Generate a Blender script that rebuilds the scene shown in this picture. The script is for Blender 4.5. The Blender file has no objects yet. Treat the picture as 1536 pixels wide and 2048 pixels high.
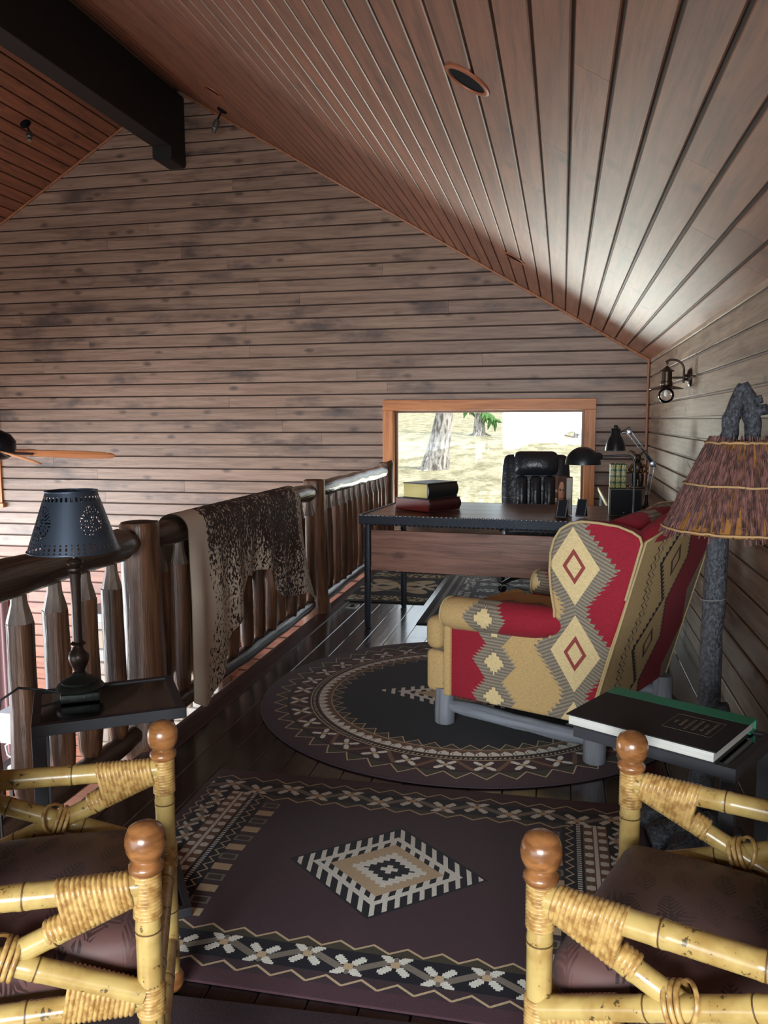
import bpy, bmesh, math, random
from mathutils import Vector, Matrix
random.seed(7)
PI = math.pi
SC = bpy.context.scene
COL = SC.collection

# ------------------------------------------------------------------ camera, world, light, exposure
cam_d = bpy.data.cameras.new('camera')
cam = bpy.data.objects.new('camera', cam_d)
COL.objects.link(cam)
cam_d.sensor_fit = 'VERTICAL'
cam_d.sensor_height = 24.0
cam_d.lens = 1640.0 / 2048.0 * 24.0
cam_d.clip_end = 400
RR = ((0.97738461, 0.01969383, -0.21055039), (0.21143498, -0.10897489, 0.97129796), (-0.00381613, -0.9938494, -0.11067435))
cam.matrix_world = Matrix(((RR[0][0], -RR[0][1], -RR[0][2], 0.0),
                           (RR[1][0], -RR[1][1], -RR[1][2], 0.0),
                           (RR[2][0], -RR[2][1], -RR[2][2], 1.40), (0, 0, 0, 1)))
SC.camera = cam

SC.view_settings.view_transform = 'Standard'
SC.view_settings.look = 'None'
SC.view_settings.gamma = 1.0
SC.view_settings.use_curve_mapping = False
SC.view_settings.exposure = 0.45

world = bpy.data.worlds.new('sky')
SC.world = world
world.use_nodes = True
wn = world.node_tree.nodes['Background']
wn.inputs['Color'].default_value = (0.80, 0.92, 1.0, 1)
wn.inputs['Strength'].default_value = 1.6

def lamp(name, kind, loc, direction, energy, color, size=None, spread=180):
    d = bpy.data.lights.new(name, kind)
    d.energy = energy
    d.color = color
    if kind == 'AREA':
        d.shape = 'RECTANGLE'
        d.size, d.size_y = size
        d.spread = math.radians(spread)
    if kind == 'SUN':
        d.angle = math.radians(1.5)
    o = bpy.data.objects.new(name, d)
    o.location = loc
    o.rotation_euler = Vector(direction).to_track_quat('-Z', 'Y').to_euler()
    COL.objects.link(o)
    return o
# sun on the hillside behind the house; daylight that enters the tall room's windows (rear gable, left side wall)
lamp('sun', 'SUN', (20, 20, 30), (-0.62, 0.25, -0.75), 4.2, (1.0, 0.95, 0.86))
lamp('daylight_rear_gable', 'AREA', (-4.1, -2.45, -0.3), (0, 0.86, -0.5), 80, (0.90, 0.96, 1.0), (5.4, 2.8), 140)
lamp('daylight_side_windows', 'AREA', (-8.8, 4.6, -0.9), (0.72, 0.42, -0.55), 720, (0.95, 0.97, 1.0), (5.6, 2.6), 140)
lamp('daylight_loft_window', 'AREA', (-0.4, -2.45, 1.25), (0, 0.92, -0.38), 125, (0.92, 0.97, 1.0), (1.9, 1.1), 150)
lamp('added_ceiling_fill', 'AREA', (-0.8, 10.5, -0.30), (0, -0.86, 0.51), 270, (0.92, 1.0, 0.93), (3.4, 1.1))  # unseen fill light below the sill, added to brighten the ceiling and its sheen
lamp('added_knee_wall_fill', 'AREA', (-3.5, 10.4, 1.2), (0.74, -0.67, 0.0), 480, (0.93, 1.0, 0.90), (1.9, 1.9))  # unseen fill light beside the window, added to brighten the knee wall

# ------------------------------------------------------------------ node helper
class V:
    def __init__(s, g, k): s.g, s.k = g, k
    def __add__(s, o): return s.g.m('ADD', s, o)
    __radd__ = __add__
    def __sub__(s, o): return s.g.m('SUBTRACT', s, o)
    def __rsub__(s, o): return s.g.m('SUBTRACT', o, s)
    def __mul__(s, o): return s.g.m('MULTIPLY', s, o)
    __rmul__ = __mul__
    def __truediv__(s, o): return s.g.m('DIVIDE', s, o)
    def __lt__(s, o): return s.g.m('LESS_THAN', s, o)
    def __gt__(s, o): return s.g.m('GREATER_THAN', s, o)
    def __and__(s, o): return s.g.m('MULTIPLY', s, o)
    def __or__(s, o): return s.g.m('MAXIMUM', s, o)
    def __abs__(s): return s.g.m('ABSOLUTE', s)
    def fr(s): return s.g.m('FRACT', s)
    def fl(s): return s.g.m('FLOOR', s)

class G:
    """one node material; expressions on sockets"""
    def __init__(s, name):
        s.mat = bpy.data.materials.new(name)
        s.mat.use_nodes = True
        s.t = s.mat.node_tree
        s.n = s.t.nodes
        s.b = s.n['Principled BSDF']
        s.cache = {}
    def lk(s, inp, val):
        if isinstance(val, V): s.t.links.new(val.k, inp)
        elif isinstance(val, (tuple, list)) and len(val) == 3 and inp.type == 'RGBA': inp.default_value = (*val, 1)
        else: inp.default_value = val
    def m(s, op, a, b=None, c=None, clamp=False):
        n = s.n.new('ShaderNodeMath'); n.operation = op; n.use_clamp = clamp
        for i, v in enumerate((a, b, c)):
            if v is not None: s.lk(n.inputs[i], v)
        return V(s, n.outputs[0])
    def coord(s, kind):
        if kind in s.cache: return s.cache[kind]
        if kind == 'world':
            o = s.n.new('ShaderNodeNewGeometry').outputs['Position']
        else:
            o = s.n.new('ShaderNodeTexCoord').outputs[kind]
        x = s.n.new('ShaderNodeSeparateXYZ'); s.t.links.new(o, x.inputs[0])
        s.cache[kind] = tuple(V(s, x.outputs[i]) for i in range(3))
        return s.cache[kind]
    def rnd(s):
        if 'rnd' not in s.cache: s.cache['rnd'] = V(s, s.n.new('ShaderNodeObjectInfo').outputs['Random'])
        return s.cache['rnd']
    def vec(s, x, y, z):
        n = s.n.new('ShaderNodeCombineXYZ')
        for i, v in enumerate((x, y, z)): s.lk(n.inputs[i], v)
        return V(s, n.outputs[0])
    def noise(s, vec, scale=1.0, detail=3.0, rough=0.55, dist=0.0):
        n = s.n.new('ShaderNodeTexNoise')
        if vec is not None: s.t.links.new(vec.k, n.inputs['Vector'])
        n.inputs['Scale'].default_value = scale; n.inputs['Detail'].default_value = detail
        n.inputs['Roughness'].default_value = rough; n.inputs['Distortion'].default_value = dist
        return V(s, n.outputs[0])
    def voro(s, vec, scale=1.0, rnd=1.0):
        n = s.n.new('ShaderNodeTexVoronoi')
        if vec is not None: s.t.links.new(vec.k, n.inputs['Vector'])
        n.inputs['Scale'].default_value = scale; n.inputs['Randomness'].default_value = rnd
        return V(s, n.outputs['Distance']), V(s, n.outputs['Color'])
    def ramp(s, v, lo, hi):
        n = s.n.new('ShaderNodeMapRange'); n.interpolation_type = 'SMOOTHSTEP'
        s.lk(n.inputs[0], v); n.inputs[1].default_value = lo; n.inputs[2].default_value = hi
        return V(s, n.outputs[0])
    def mix(s, f, a, b):
        n = s.n.new('ShaderNodeMix'); n.data_type = 'RGBA'
        s.lk(n.inputs[0], f)
        s.lk(n.inputs[6], a); s.lk(n.inputs[7], b)
        return V(s, n.outputs[2])
    def mul(s, col, f):
        n = s.n.new('ShaderNodeVectorMath'); n.operation = 'SCALE'
        s.lk(n.inputs[0], col); s.lk(n.inputs['Scale'], f)
        return V(s, n.outputs[0])
    def tri(s, x): return abs(x.fr() - 0.5) * 2.0          # 0..1 triangle wave
    def out(s, col, rough=0.6, metal=0.0, bump=None, bs=0.3, bd=0.01, spec=0.5, coat=0.0, sheen=0.0, coat_rough=0.2):
        b = s.b
        s.lk(b.inputs['Base Color'], col); s.lk(b.inputs['Roughness'], rough); s.lk(b.inputs['Metallic'], metal)
        s.lk(b.inputs['Specular IOR Level'], spec)
        b.inputs['Coat Weight'].default_value = coat; b.inputs['Coat Roughness'].default_value = coat_rough
        if sheen: b.inputs['Sheen Weight'].default_value = sheen
        if bump is not None:
            n = s.n.new('ShaderNodeBump'); n.inputs['Strength'].default_value = bs; n.inputs['Distance'].default_value = bd
            s.lk(n.inputs['Height'], bump); s.t.links.new(n.outputs[0], b.inputs['Normal'])
        return s.mat

def srgb(r, g, b):
    f = lambda c: (c / 12.92 if c <= 0.04045 else ((c + 0.055) / 1.055) ** 2.4)
    return (f(r / 255), f(g / 255), f(b / 255))

def wood(name, light, dark, axis='x', kind='world', rough=0.4, knots=1.0, stain=0.35, stain_col=(0.03, 0.03, 0.035), var=0.35, pitch=7.0, bs=0.15, coat=0.0, grain=1.0, per_object=True, coat_rough=0.35):
    g = G(name)
    x, y, z = g.coord(kind)
    if axis == 'x': a, b, c = x, y, z
    elif axis == 'y': a, b, c = y, x, z
    else: a, b, c = z, x, y
    r = g.rnd() if per_object else g.m('ADD', 0.37, 0.0)
    a = a + r * 41.0
    gr = g.noise(g.vec(a * 1.6, b * 26.0, c * 26.0), 1.0, 5.0, 0.6, 0.6)
    fine = g.noise(g.vec(a * 6.0, b * 160.0, c * 160.0), 1.0, 2.0)
    f = g.ramp(gr * 0.75 + fine * 0.25, 0.33, 0.70) * grain
    col = g.mix(f, light, dark)
    col = g.mul(col, (r - 0.5) * var + 1.0)
    if stain > 0:
        st = g.ramp(g.noise(g.vec(a * 1.3, b * 3.0, c * 3.0), 1.0, 4.0, 0.6), 0.50, 0.74)
        col = g.mix(st * stain, col, stain_col)
    bump = f
    if knots > 0:
        d, cc = g.voro(g.vec(a * 3.0, b * pitch, c * pitch), 1.0)
        wob = g.noise(g.vec(a * 30.0, b * 40.0, c * 40.0), 1.0, 2.0)
        k = 1.0 - g.ramp(d + wob * 0.12, 0.10, 0.30)
        col = g.mix(k * 0.75 * knots, col, g.mul(g.mix(0.6, dark, stain_col), 0.45))
        bump = f - k * 0.6
    return g.out(col, rough, 0.0, bump, bs, 0.004, 0.5, coat, coat_rough=coat_rough)

def plain(name, col, rough=0.5, metal=0.0, bumpscale=0, bs=0.2, bd=0.003, spec=0.5, var=0.0, coat=0.0, sheen=0.0):
    g = G(name)
    bump = None
    c = col
    if bumpscale:
        o = g.coord('Object')
        n = g.noise(g.vec(*o), bumpscale, 3.0)
        bump = n
        if var: c = g.mul(col, (n - 0.5) * var + 1.0)
    return g.out(c, rough, metal, bump, bs, bd, spec, coat, sheen)

# ------------------------------------------------------------------ mesh helper
class B:
    def __init__(s):
        s.v, s.f, s.mi = [], [], []
    def add(s, verts, faces, mi=0):
        o = len(s.v)
        s.v += [tuple(p) for p in verts]
        s.f += [tuple(i + o for i in f) for f in faces]
        s.mi += [mi] * len(faces)
        return s
    def box(s, c, d, rot=None, mi=0):
        hx, hy, hz = d[0] / 2, d[1] / 2, d[2] / 2
        P = [Vector((i * hx, j * hy, k * hz)) for i in (-1, 1) for j in (-1, 1) for k in (-1, 1)]
        if rot is not None: P = [rot @ p for p in P]
        return s.add([p + Vector(c) for p in P], [(0, 1, 3, 2), (4, 6, 7, 5), (0, 4, 5, 1), (2, 3, 7, 6), (0, 2, 6, 4), (1, 5, 7, 3)], mi)
    def cbox(s, c, d, ch=0.004, rot=None, mi=0):
        """box with chamfered edges"""
        return s.rbox(c, d, ch, 1, rot, mi)
    def rbox(s, c, d, r, n=3, rot=None, mi=0, puff=(0, 0, 0), fn=None, inner=1):
        h = [x / 2 for x in d]
        r = min(r, min(h) * 0.999)
        ax = []
        for q in h:
            L = [-q + r * (1 - math.cos(PI / 2 * i / n)) if n > 1 else -q + r * i for i in range(n + 1)]
            L2 = [(-q + r) + (2 * (q - r)) * i / inner for i in range(1, inner)]
            ax.append(L + L2 + [-t for t in reversed(L)])
        idx, verts, faces = {}, [], []
        def vid(p):
            k = tuple(round(t, 6) for t in p)
            if k not in idx:
                inn = [max(-(h[i] - r), min(h[i] - r, p[i])) for i in range(3)]
                dd = Vector([p[i] - inn[i] for i in range(3)])
                if dd.length > 1e-9: dd = dd.normalized() * r
                q = Vector(inn) + dd
                for i in range(3):
                    if puff[i]:
                        o = [(1 - (q[j] / h[j]) ** 2) for j in range(3) if j != i]
                        q[i] += puff[i] * (q[i] / h[i]) * max(0, o[0]) * max(0, o[1])
                if fn: q = fn(q)
                if rot is not None: q = rot @ q
                idx[k] = len(verts); verts.append(q + Vector(c))
            return idx[k]
        for i in range(3):
            j, k = (i + 1) % 3, (i + 2) % 3
            for sgn in (-1, 1):
                for aa in range(len(ax[j]) - 1):
                    for bb in range(len(ax[k]) - 1):
                        q = []
                        for (da, db) in ((0, 0), (1, 0), (1, 1), (0, 1)):
                            p = [0, 0, 0]; p[i] = sgn * h[i]; p[j] = ax[j][aa + da]; p[k] = ax[k][bb + db]
                            q.append(vid(p))
                        if len(set(q)) < 3: continue
                        q = list(dict.fromkeys(q))
                        faces.append(tuple(q if sgn > 0 else reversed(q)))
        return s.add(verts, faces, mi)
    def tube(s, pts, r, n=10, mi=0, cap=True, squash=1.0, jit=0.0, rnd=None, closed=False):
        pts = [Vector(p) for p in pts]
        if not isinstance(r, (list, tuple)): r = [r] * len(pts)
        verts, faces = [], []
        up = None
        m = len(pts)
        for i, p in enumerate(pts):
            if closed: t = pts[(i + 1) % m] - pts[i - 1]
            else: t = (pts[min(i + 1, m - 1)] - pts[max(i - 1, 0)])
            t = t.normalized()
            if up is None:
                up = Vector((0, 0, 1)) if abs(t.z) < 0.9 else Vector((1, 0, 0))
            sx = t.cross(up)
            if sx.length < 1e-6: sx = t.orthogonal()
            sx.normalize()
            sy = sx.cross(t).normalized()
            up = sy
            for k in range(n):
                a = 2 * PI * k / n
                q = r[i] * (1 + (rnd.uniform(-jit, jit) if rnd else 0))
                verts.append(p + sx * math.cos(a) * q + sy * math.sin(a) * q * squash)
        for i in range(m if closed else m - 1):
            j = (i + 1) % m
            for k in range(n):
                faces.append((i * n + k, i * n + (k + 1) % n, j * n + (k + 1) % n, j * n + k))
        if cap and not closed:
            faces.append(tuple(reversed(range(n)))); faces.append(tuple(range((m - 1) * n, m * n)))
        faces = [tuple(reversed(f)) for f in faces]
        return s.add(verts, faces, mi)
    def lathe(s, prof, c=(0, 0, 0), n=24, rot=None, mi=0, cap=True):
        verts, faces = [], []
        for (r, z) in prof:
            for k in range(n):
                a = 2 * PI * k / n
                p = Vector((r * math.cos(a), r * math.sin(a), z))
                if rot is not None: p = rot @ p
                verts.append(p + Vector(c))
        m = len(prof)
        for i in range(m - 1):
            for k in range(n):
                faces.append((i * n + k, i * n + (k + 1) % n, (i + 1) * n + (k + 1) % n, (i + 1) * n + k))
        if cap:
            faces.append(tuple(reversed(range(n)))); faces.append(tuple(range((m - 1) * n, m * n)))
        return s.add(verts, faces, mi)
    def ball(s, c, r, n=16, m=10, mi=0, rot=None):
        if not isinstance(r, (list, tuple)): r = (r, r, r)
        prof = []
        verts, faces = [], []
        for i in range(m + 1):
            th = PI * i / m
            for k in range(n):
                a = 2 * PI * k / n
                p = Vector((r[0] * math.sin(th) * math.cos(a), r[1] * math.sin(th) * math.sin(a), -r[2] * math.cos(th)))
                if rot is not None: p = rot @ p
                verts.append(p + Vector(c))
        for i in range(m):
            for k in range(n):
                faces.append((i * n + k, i * n + (k + 1) % n, (i + 1) * n + (k + 1) % n, (i + 1) * n + k))
        return s.add(verts, faces, mi)
    def prism(s, outline, o, u, v, w, mi=0):
        """outline in (u,v) from origin o, thickness vector w"""
        o, u, v, w = Vector(o), Vector(u), Vector(v), Vector(w)
        n = len(outline)
        P = [o + u * a + v * b for a, b in outline]
        verts = P + [p + w for p in P]
        faces = [tuple(reversed(range(n))), tuple(range(n, 2 * n))]
        for i in range(n):
            j = (i + 1) % n
            faces.append((i, j, n + j, n + i))
        return s.add(verts, faces, mi)
    def grid(s, fn, nu, nv, mi=0, flip=False):
        verts = [fn(i / nu, j / nv) for i in range(nu + 1) for j in range(nv + 1)]
        faces = []
        for i in range(nu):
            for j in range(nv):
                q = (i * (nv + 1) + j, (i + 1) * (nv + 1) + j, (i + 1) * (nv + 1) + j + 1, i * (nv + 1) + j + 1)
                faces.append(tuple(reversed(q)) if flip else q)
        return s.add(verts, faces, mi)
    def mesh(s, name, mats, smooth=35, bevel=0, bseg=2, weld=True):
        me = bpy.data.meshes.new(name)
        me.from_pydata(s.v, [], s.f)
        if not isinstance(mats, (list, tuple)): mats = [mats]
        for m in mats: me.materials.append(m)
        me.polygons.foreach_set('material_index', s.mi)
        bm = bmesh.new(); bm.from_mesh(me)
        if weld: bmesh.ops.remove_doubles(bm, verts=bm.verts, dist=1e-6)
        if bevel:
            ed = [e for e in bm.edges if len(e.link_faces) == 2 and e.calc_face_angle(0) > 0.6]
            bmesh.ops.bevel(bm, geom=ed, offset=bevel, segments=bseg, profile=0.5, affect='EDGES', clamp_overlap=True)
        bmesh.ops.recalc_face_normals(bm, faces=bm.faces)
        bm.to_mesh(me); bm.free()
        if smooth:
            me.polygons.foreach_set('use_smooth', [True] * len(me.polygons))
            me.set_sharp_from_angle(angle=math.radians(smooth))
        me.update()
        return me
    def obj(s, name, mats, parent=None, smooth=35, bevel=0, bseg=2, origin=None, **kw):
        if origin is not None:
            s.v = [tuple(Vector(p) - Vector(origin)) for p in s.v]
        me = s.mesh(name, mats, smooth, bevel, bseg)
        o = bpy.data.objects.new(name, me)
        COL.objects.link(o)
        if parent is not None: o.parent = parent
        if origin is not None: o.location = origin
        for k, v in kw.items(): o[k] = v
        return o

def inst(me, name, parent, loc=(0, 0, 0), rot=None, scale=None):
    o = bpy.data.objects.new(name, me)
    COL.objects.link(o)
    o.parent = parent
    o.location = loc
    if rot is not None: o.rotation_euler = rot
    if scale is not None: o.scale = scale
    return o

def thing(name, label, cat, loc=(0, 0, 0), rz=0.0, group=None, mat=None):
    o = bpy.data.objects.new(name, None)
    o.empty_display_size = 0.1
    COL.objects.link(o)
    if mat is not None: o.matrix_world = mat
    else:
        o.location = loc; o.rotation_euler = (0, 0, rz)
    tag(o, label, cat, group)
    return o

def tag(o, label, cat, group=None):
    o['label'] = label; o['category'] = cat
    if group: o['group'] = group
    return o

def structure(o, label=None):
    o['kind'] = 'structure'
    if label: o['label'] = label
    return o

def copy_tree(o, parent=None):
    c = o.copy(); COL.objects.link(c)
    if parent is not None:
        c.parent = parent
    for ch in list(o.children): copy_tree(ch, c)
    return c

def arc(c, r, a0, a1, n, ax=(1, 0, 0), ay=(0, 0, 1)):
    c, ax, ay = Vector(c), Vector(ax), Vector(ay)
    return [c + ax * r * math.cos(a0 + (a1 - a0) * i / n) + ay * r * math.sin(a0 + (a1 - a0) * i / n) for i in range(n + 1)]

def lerp(a, b, t): return Vector(a) * (1 - t) + Vector(b) * t
def rz(a): return Matrix.Rotation(a, 3, 'Z')
def look_rot(d, up='Z'):
    """matrix sending local z to d"""
    return Vector(d).to_track_quat('Z', 'Y').to_matrix()

# ------------------------------------------------------------------ the room
XR, D, SL = 0.82, 8.40, 0.5945
X0 = -4.08
ZE = 1.98
ZR = ZE + SL * (XR - X0)
XL = 2 * X0 - XR
KA = math.sqrt(1 + SL * SL)
CA, SA = 1 / KA, SL / KA
ZLOW = -2.75
YB = -2.6
FX = -1.66                      # edge of the loft floor
def slope_z(x): return ZR - SL * abs(x - X0)

M_wall = wood('gable_pine', srgb(150, 124, 106), srgb(114, 90, 75), 'x', rough=0.40, knots=1.0, stain=0.85, stain_col=srgb(64, 55, 54), var=0.22, pitch=6.5)
M_knee = wood('knee_wall_pine', srgb(154, 132, 112), srgb(112, 90, 74), 'y', rough=0.5, knots=0.8, stain=0.35, stain_col=srgb(60, 50, 48), var=0.22, pitch=6.0, coat=0.0)
M_ceil = wood('ceiling_pine', srgb(138, 86, 58), srgb(94, 55, 36), 'y', rough=0.5, knots=0.8, stain=0.3, stain_col=srgb(60, 50, 46), var=0.18, pitch=5.5, coat=0.6, coat_rough=0.64)
M_back = plain('groove_backing', srgb(52, 32, 26), 0.6)
M_trim = wood('trim_pine', srgb(150, 98, 66), srgb(116, 72, 46), 'z', rough=0.4, knots=0.3, stain=0.1, var=0.1)
M_case = wood('window_casing_pine', srgb(206, 134, 76), srgb(166, 98, 50), 'x', rough=0.4, knots=0.9, stain=0.0, var=0.08, pitch=5.0)
M_floor = wood('dark_floor_boards', srgb(46, 38, 36), srgb(20, 17, 18), 'y', rough=0.24, knots=0.0, stain=0.0, var=0.7, bs=0.25, coat=0.8, coat_rough=0.16)
M_beam = wood('dark_beam', srgb(22, 18, 17), srgb(13, 11, 10), 'y', rough=0.7, knots=0.3, stain=0, var=0)
M_low = wood('lower_floor_boards', srgb(138, 92, 68), srgb(98, 62, 44), 'x', rough=0.35, knots=0.4, stain=0, var=0.3)

def plank_mesh(width, t, mat, ch=0.004):
    w = width / 2
    prof = [(-w, -t), (w, -t), (w, -ch), (w - ch, 0), (-w + ch, 0), (-w, -ch)]
    b = B()
    n = len(prof)
    verts = [(0, p, q) for p, q in prof] + [(1, p, q) for p, q in prof]
    faces = [tuple(range(n)), tuple(reversed(range(n, 2 * n)))]
    for i in range(n):
        j = (i + 1) % n
        faces.append((i, n + i, n + j, j))
    b.add(verts, faces)
    return b.mesh('plank', mat, smooth=0)

def put_plank(me, parent, origin, ex, ey, ez, L, name='plank'):
    o = bpy.data.objects.new(name, me)
    COL.objects.link(o)
    o.parent = parent
    ex, ey, ez = Vector(ex), Vector(ey), Vector(ez)
    o.matrix_local = Matrix(((ex.x * L, ey.x, ez.x, origin[0]), (ex.y * L, ey.y, ez.y, origin[1]), (ex.z * L, ey.z, ez.z, origin[2]), (0, 0, 0, 1)))
    return o

def run(a, b, lo, hi, R):
    """cut [a,b] into boards"""
    out = []
    x = a
    first = True
    while x < b - 1e-4:
        L = R.uniform(lo, hi) * (R.uniform(0.3, 1.0) if first else 1)
        first = False
        e = x + L
        if b - e < lo * 0.35: e = b
        out.append((x, min(e, b))); x = e
    return out

# -- gable wall: backing with window openings, then one plank after another
WIN = [(-1.76, 0.26, 0.40, 1.55), (-7.6, -6.45, 0.50, 2.0), (-7.6, -6.45, -2.15, -0.6)]
CASE = [(-1.827, 0.323, 0.335, 1.611), (-7.67, -6.38, 0.43, 2.07), (-7.67, -6.38, -2.22, -0.53)]
def wall_strips(b, y0, y1, cols):
    for xa, xb, holes in cols:
        z = ZLOW
        for (h0, h1) in holes:
            b.box(((xa + xb) / 2, (y0 + y1) / 2, (z + h0) / 2), (xb - xa, y1 - y0, h0 - z)); z = h1
        za, zb = slope_z(xa) + 0.1, slope_z(xb) + 0.1
        out = [(xa, z), (xb, z), (xb, zb)]
        if xa < X0 < xb: out.append((X0, ZR + 0.1))
        out.append((xa, za))
        b.prism(out, (0, y0, 0), (1, 0, 0), (0, 0, 1), (0, y1 - y0, 0))
b = B()
wall_strips(b, D + 0.018, D + 0.20, [(XL - 0.1, -7.6, []), (-7.6, -6.45, [(-2.15, -0.6), (0.5, 2.0)]), (-6.45, -1.76, []), (-1.76, 0.26, [(0.40, 1.55)]), (0.26, XR + 0.2, [])])
wall_back = structure(b.obj('wall_back', M_back, smooth=0), 'tall gable wall of horizontal brown pine boards')
PITCH = 0.1325
R1 = random.Random(11)
pm = plank_mesh(PITCH - 0.013, 0.018, M_wall)
M_wallow = wood('lower_storey_pine', srgb(146, 90, 66), srgb(106, 62, 44), 'x', rough=0.42, knots=0.9, stain=0.25, stain_col=srgb(80, 50, 44), var=0.2, pitch=6.5)
pm_low = plank_mesh(PITCH - 0.013, 0.018, M_wallow)
k = -32
while True:
    z0 = 1.4126 + PITCH * k
    if z0 + PITCH < ZLOW: k += 1; continue
    if z0 > ZR - 0.05: break
    zc = z0 + PITCH / 2
    zt = z0 + PITCH - 0.01
    zm = z0 + 0.02
    xa = max(XL, X0 - (ZR - zm) / SL); xb = min(XR, X0 + (ZR - zm) / SL)
    for (p, q) in run(xa, xb, 3.0, 6.0, R1):
        segs = [(p + 0.001, q - 0.001)]
        for (c0, c1, d0, d1) in WIN:
            if z0 + PITCH - 0.008 > d0 and z0 + 0.008 < d1:
                ns = []
                for (s0, s1) in segs:
                    if s1 <= c0 or s0 >= c1: ns.append((s0, s1)); continue
                    if s0 < c0: ns.append((s0, c0))
                    if s1 > c1: ns.append((c1, s1))
                segs = ns
        for (s0, s1) in segs:
            if s1 - s0 > 0.02:
                put_plank(pm if z0 > -0.05 else pm_low, wall_back, (s0, D + R1.uniform(-0.001, 0.001), zc), (1, 0, 0), (0, 0, 1), (0, -1, 0), s1 - s0)
    k += 1

# -- right knee wall
b = B()
b.box((XR + 0.118, (YB + D) / 2, (ZLOW + ZE + 0.05) / 2), (0.2, D - YB + 0.4, ZE + 0.05 - ZLOW))
M_backk = plain('knee_groove_painted_light', srgb(118, 106, 98), 0.35)  # groove backing painted paler, in place of light caught on the board edges
wall_right = structure(b.obj('wall_right', M_backk, smooth=0), 'low side wall of horizontal pine boards under the roof slope')
pmk = plank_mesh(PITCH - 0.013, 0.018, M_knee)
for k in range(-12, 6):
    z0 = 1.4126 + PITCH * k
    if z0 < -0.14 or z0 > ZE - 0.03: continue
    top = min(z0 + PITCH, ZE + 0.09)
    for (p, q) in run(0.2, D, 2.0, 4.0, R1):
        put_plank(pmk, wall_right, (XR + R1.uniform(-0.001, 0.001), q - 0.001, (z0 + z0 + PITCH) / 2), (0, -1, 0), (0, 0, 1), (-1, 0, 0), q - p - 0.002)

# -- ceilings: two slopes of boards running with the ridge
def ceiling(name, side, label, y_start):
    sg = 1 if side == 'R' else -1
    xe = XR if side == 'R' else XL
    bb = B()
    nrm = Vector((sg * SA, 0, CA))
    up = Vector((-sg * CA, 0, SA))
    Ls = (XR - X0) * KA
    o = Vector((xe, 0, ZE)) + nrm * 0.018
    pts = [o - up * 0.5, o + up * (Ls + 0.02), o + up * (Ls + 0.12) + nrm * 0.16, o - up * 0.5 + nrm * 0.16]
    ya, yb = YB - 0.3, D + 0.35
    verts = [(p.x, ya, p.z) for p in pts] + [(p.x, yb, p.z) for p in pts]
    bb.add(verts, [(0, 1, 2, 3), (7, 6, 5, 4), (0, 4, 5, 1), (1, 5, 6, 2), (2, 6, 7, 3), (3, 7, 4, 0)])
    c = structure(bb.obj(name, M_back, smooth=0), label)
    P = 0.1385
    me = plank_mesh(P - 0.013, 0.018, M_ceil)
    d = 0.1165 - P
    while d < Ls - 0.02:
        dc = d + P / 2
        q0 = Vector((xe, 0, ZE)) + up * dc
        for (p, q) in run(y_start, D, 2.4, 4.8, R1):
            if side == 'R':
                put_plank(me, c, (q0.x, q - 0.001, q0.z), (0, -1, 0), tuple(up), tuple(-nrm), q - p - 0.002)
            else:
                put_plank(me, c, (q0.x, p + 0.001, q0.z), (0, 1, 0), tuple(up), tuple(-nrm), q - p - 0.002)
        d += P
    return c
ceil_r = ceiling('ceiling', 'R', 'sloping board ceiling above the loft, right of the ridge', 0.2)
ceil_l = ceiling('ceiling', 'L', 'sloping board ceiling on the far side of the ridge beam', 3.5)

# -- ridge beam
b = B()
b.cbox((-4.055, (YB + 8.3) / 2 + 0.05, (4.19 + 4.78) / 2), (0.20, 8.3 - YB + 0.1, 0.59), 0.008)
beam = structure(b.obj('ridge_beam', M_beam, smooth=0), 'heavy dark ridge beam under the peak of the ceiling')
b = B()
prof = [(-0.105, 0), (0.105, 0), (0.105, -0.11), (0.085, -0.135), (-0.085, -0.135), (-0.105, -0.11)]
b.prism(prof, (-4.055, 8.06, 4.20), (1, 0, 0), (0, 0, 1), (0, 0.33, 0))
b.obj('corbel', M_beam, beam, smooth=0)

# -- trims along the gable
def trim(n, pts, r=0.016, m=None, sq=0.6):
    bb = B(); bb.tube(pts, r, 8)
    return structure(bb.obj('trim_%d' % n, m or M_trim, smooth=60), 'slim wooden trim strip along the gable wall edge')
def on_slope(x, off=0.012): return (x, D - 0.008, slope_z(x) - off)
trim(1, [on_slope(XR - 0.01), on_slope(-3.94)])
trim(2, [on_slope(-4.16), on_slope(XL + 0.05)])
trim(3, [(XR - 0.014, D - 0.012, ZE - 0.01), (XR - 0.014, D - 0.012, 0.0)], 0.015)

# -- loft floor: slab, boards, nosing
b = B()
b.box(((FX + 0.04 + XR) / 2 + 0.1, (YB + D) / 2, -0.17), (XR - FX + 0.16, D - YB + 0.2, 0.30))
floor = structure(b.obj('floor', M_back, smooth=0), 'very dark hardwood loft floor boards')
FP = 0.127
pf = plank_mesh(FP - 0.002, 0.019, M_floor, 0.0025)
x = XR
while x > FX + 0.07:
    w = FP
    for (p, q) in run(0.3, D, 0.9, 1.5, R1):
        if x - FP < FX + 0.04: continue
        put_plank(pf, floor, (x - FP / 2, p + 0.0006, R1.uniform(-0.0006, 0.0)), (0, 1, 0), (-1, 0, 0), (0, 0, 1), q - p - 0.0012, 'floor_board')
    x -= FP
b = B()
b.cbox((FX + 0.0, (YB + D) / 2, -0.012), (0.13, D - YB, 0.03), 0.006)
b.box((FX + 0.02, (YB + D) / 2, -0.17), (0.03, D - YB, 0.29), mi=1)
M_nose = wood('floor_nosing', srgb(84, 58, 56), srgb(50, 34, 34), 'y', rough=0.35, knots=0, stain=0, var=0)
structure(b.obj('trim_4', [M_nose, M_beam], smooth=0), 'brown nosing along the open edge of the loft floor')

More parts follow.
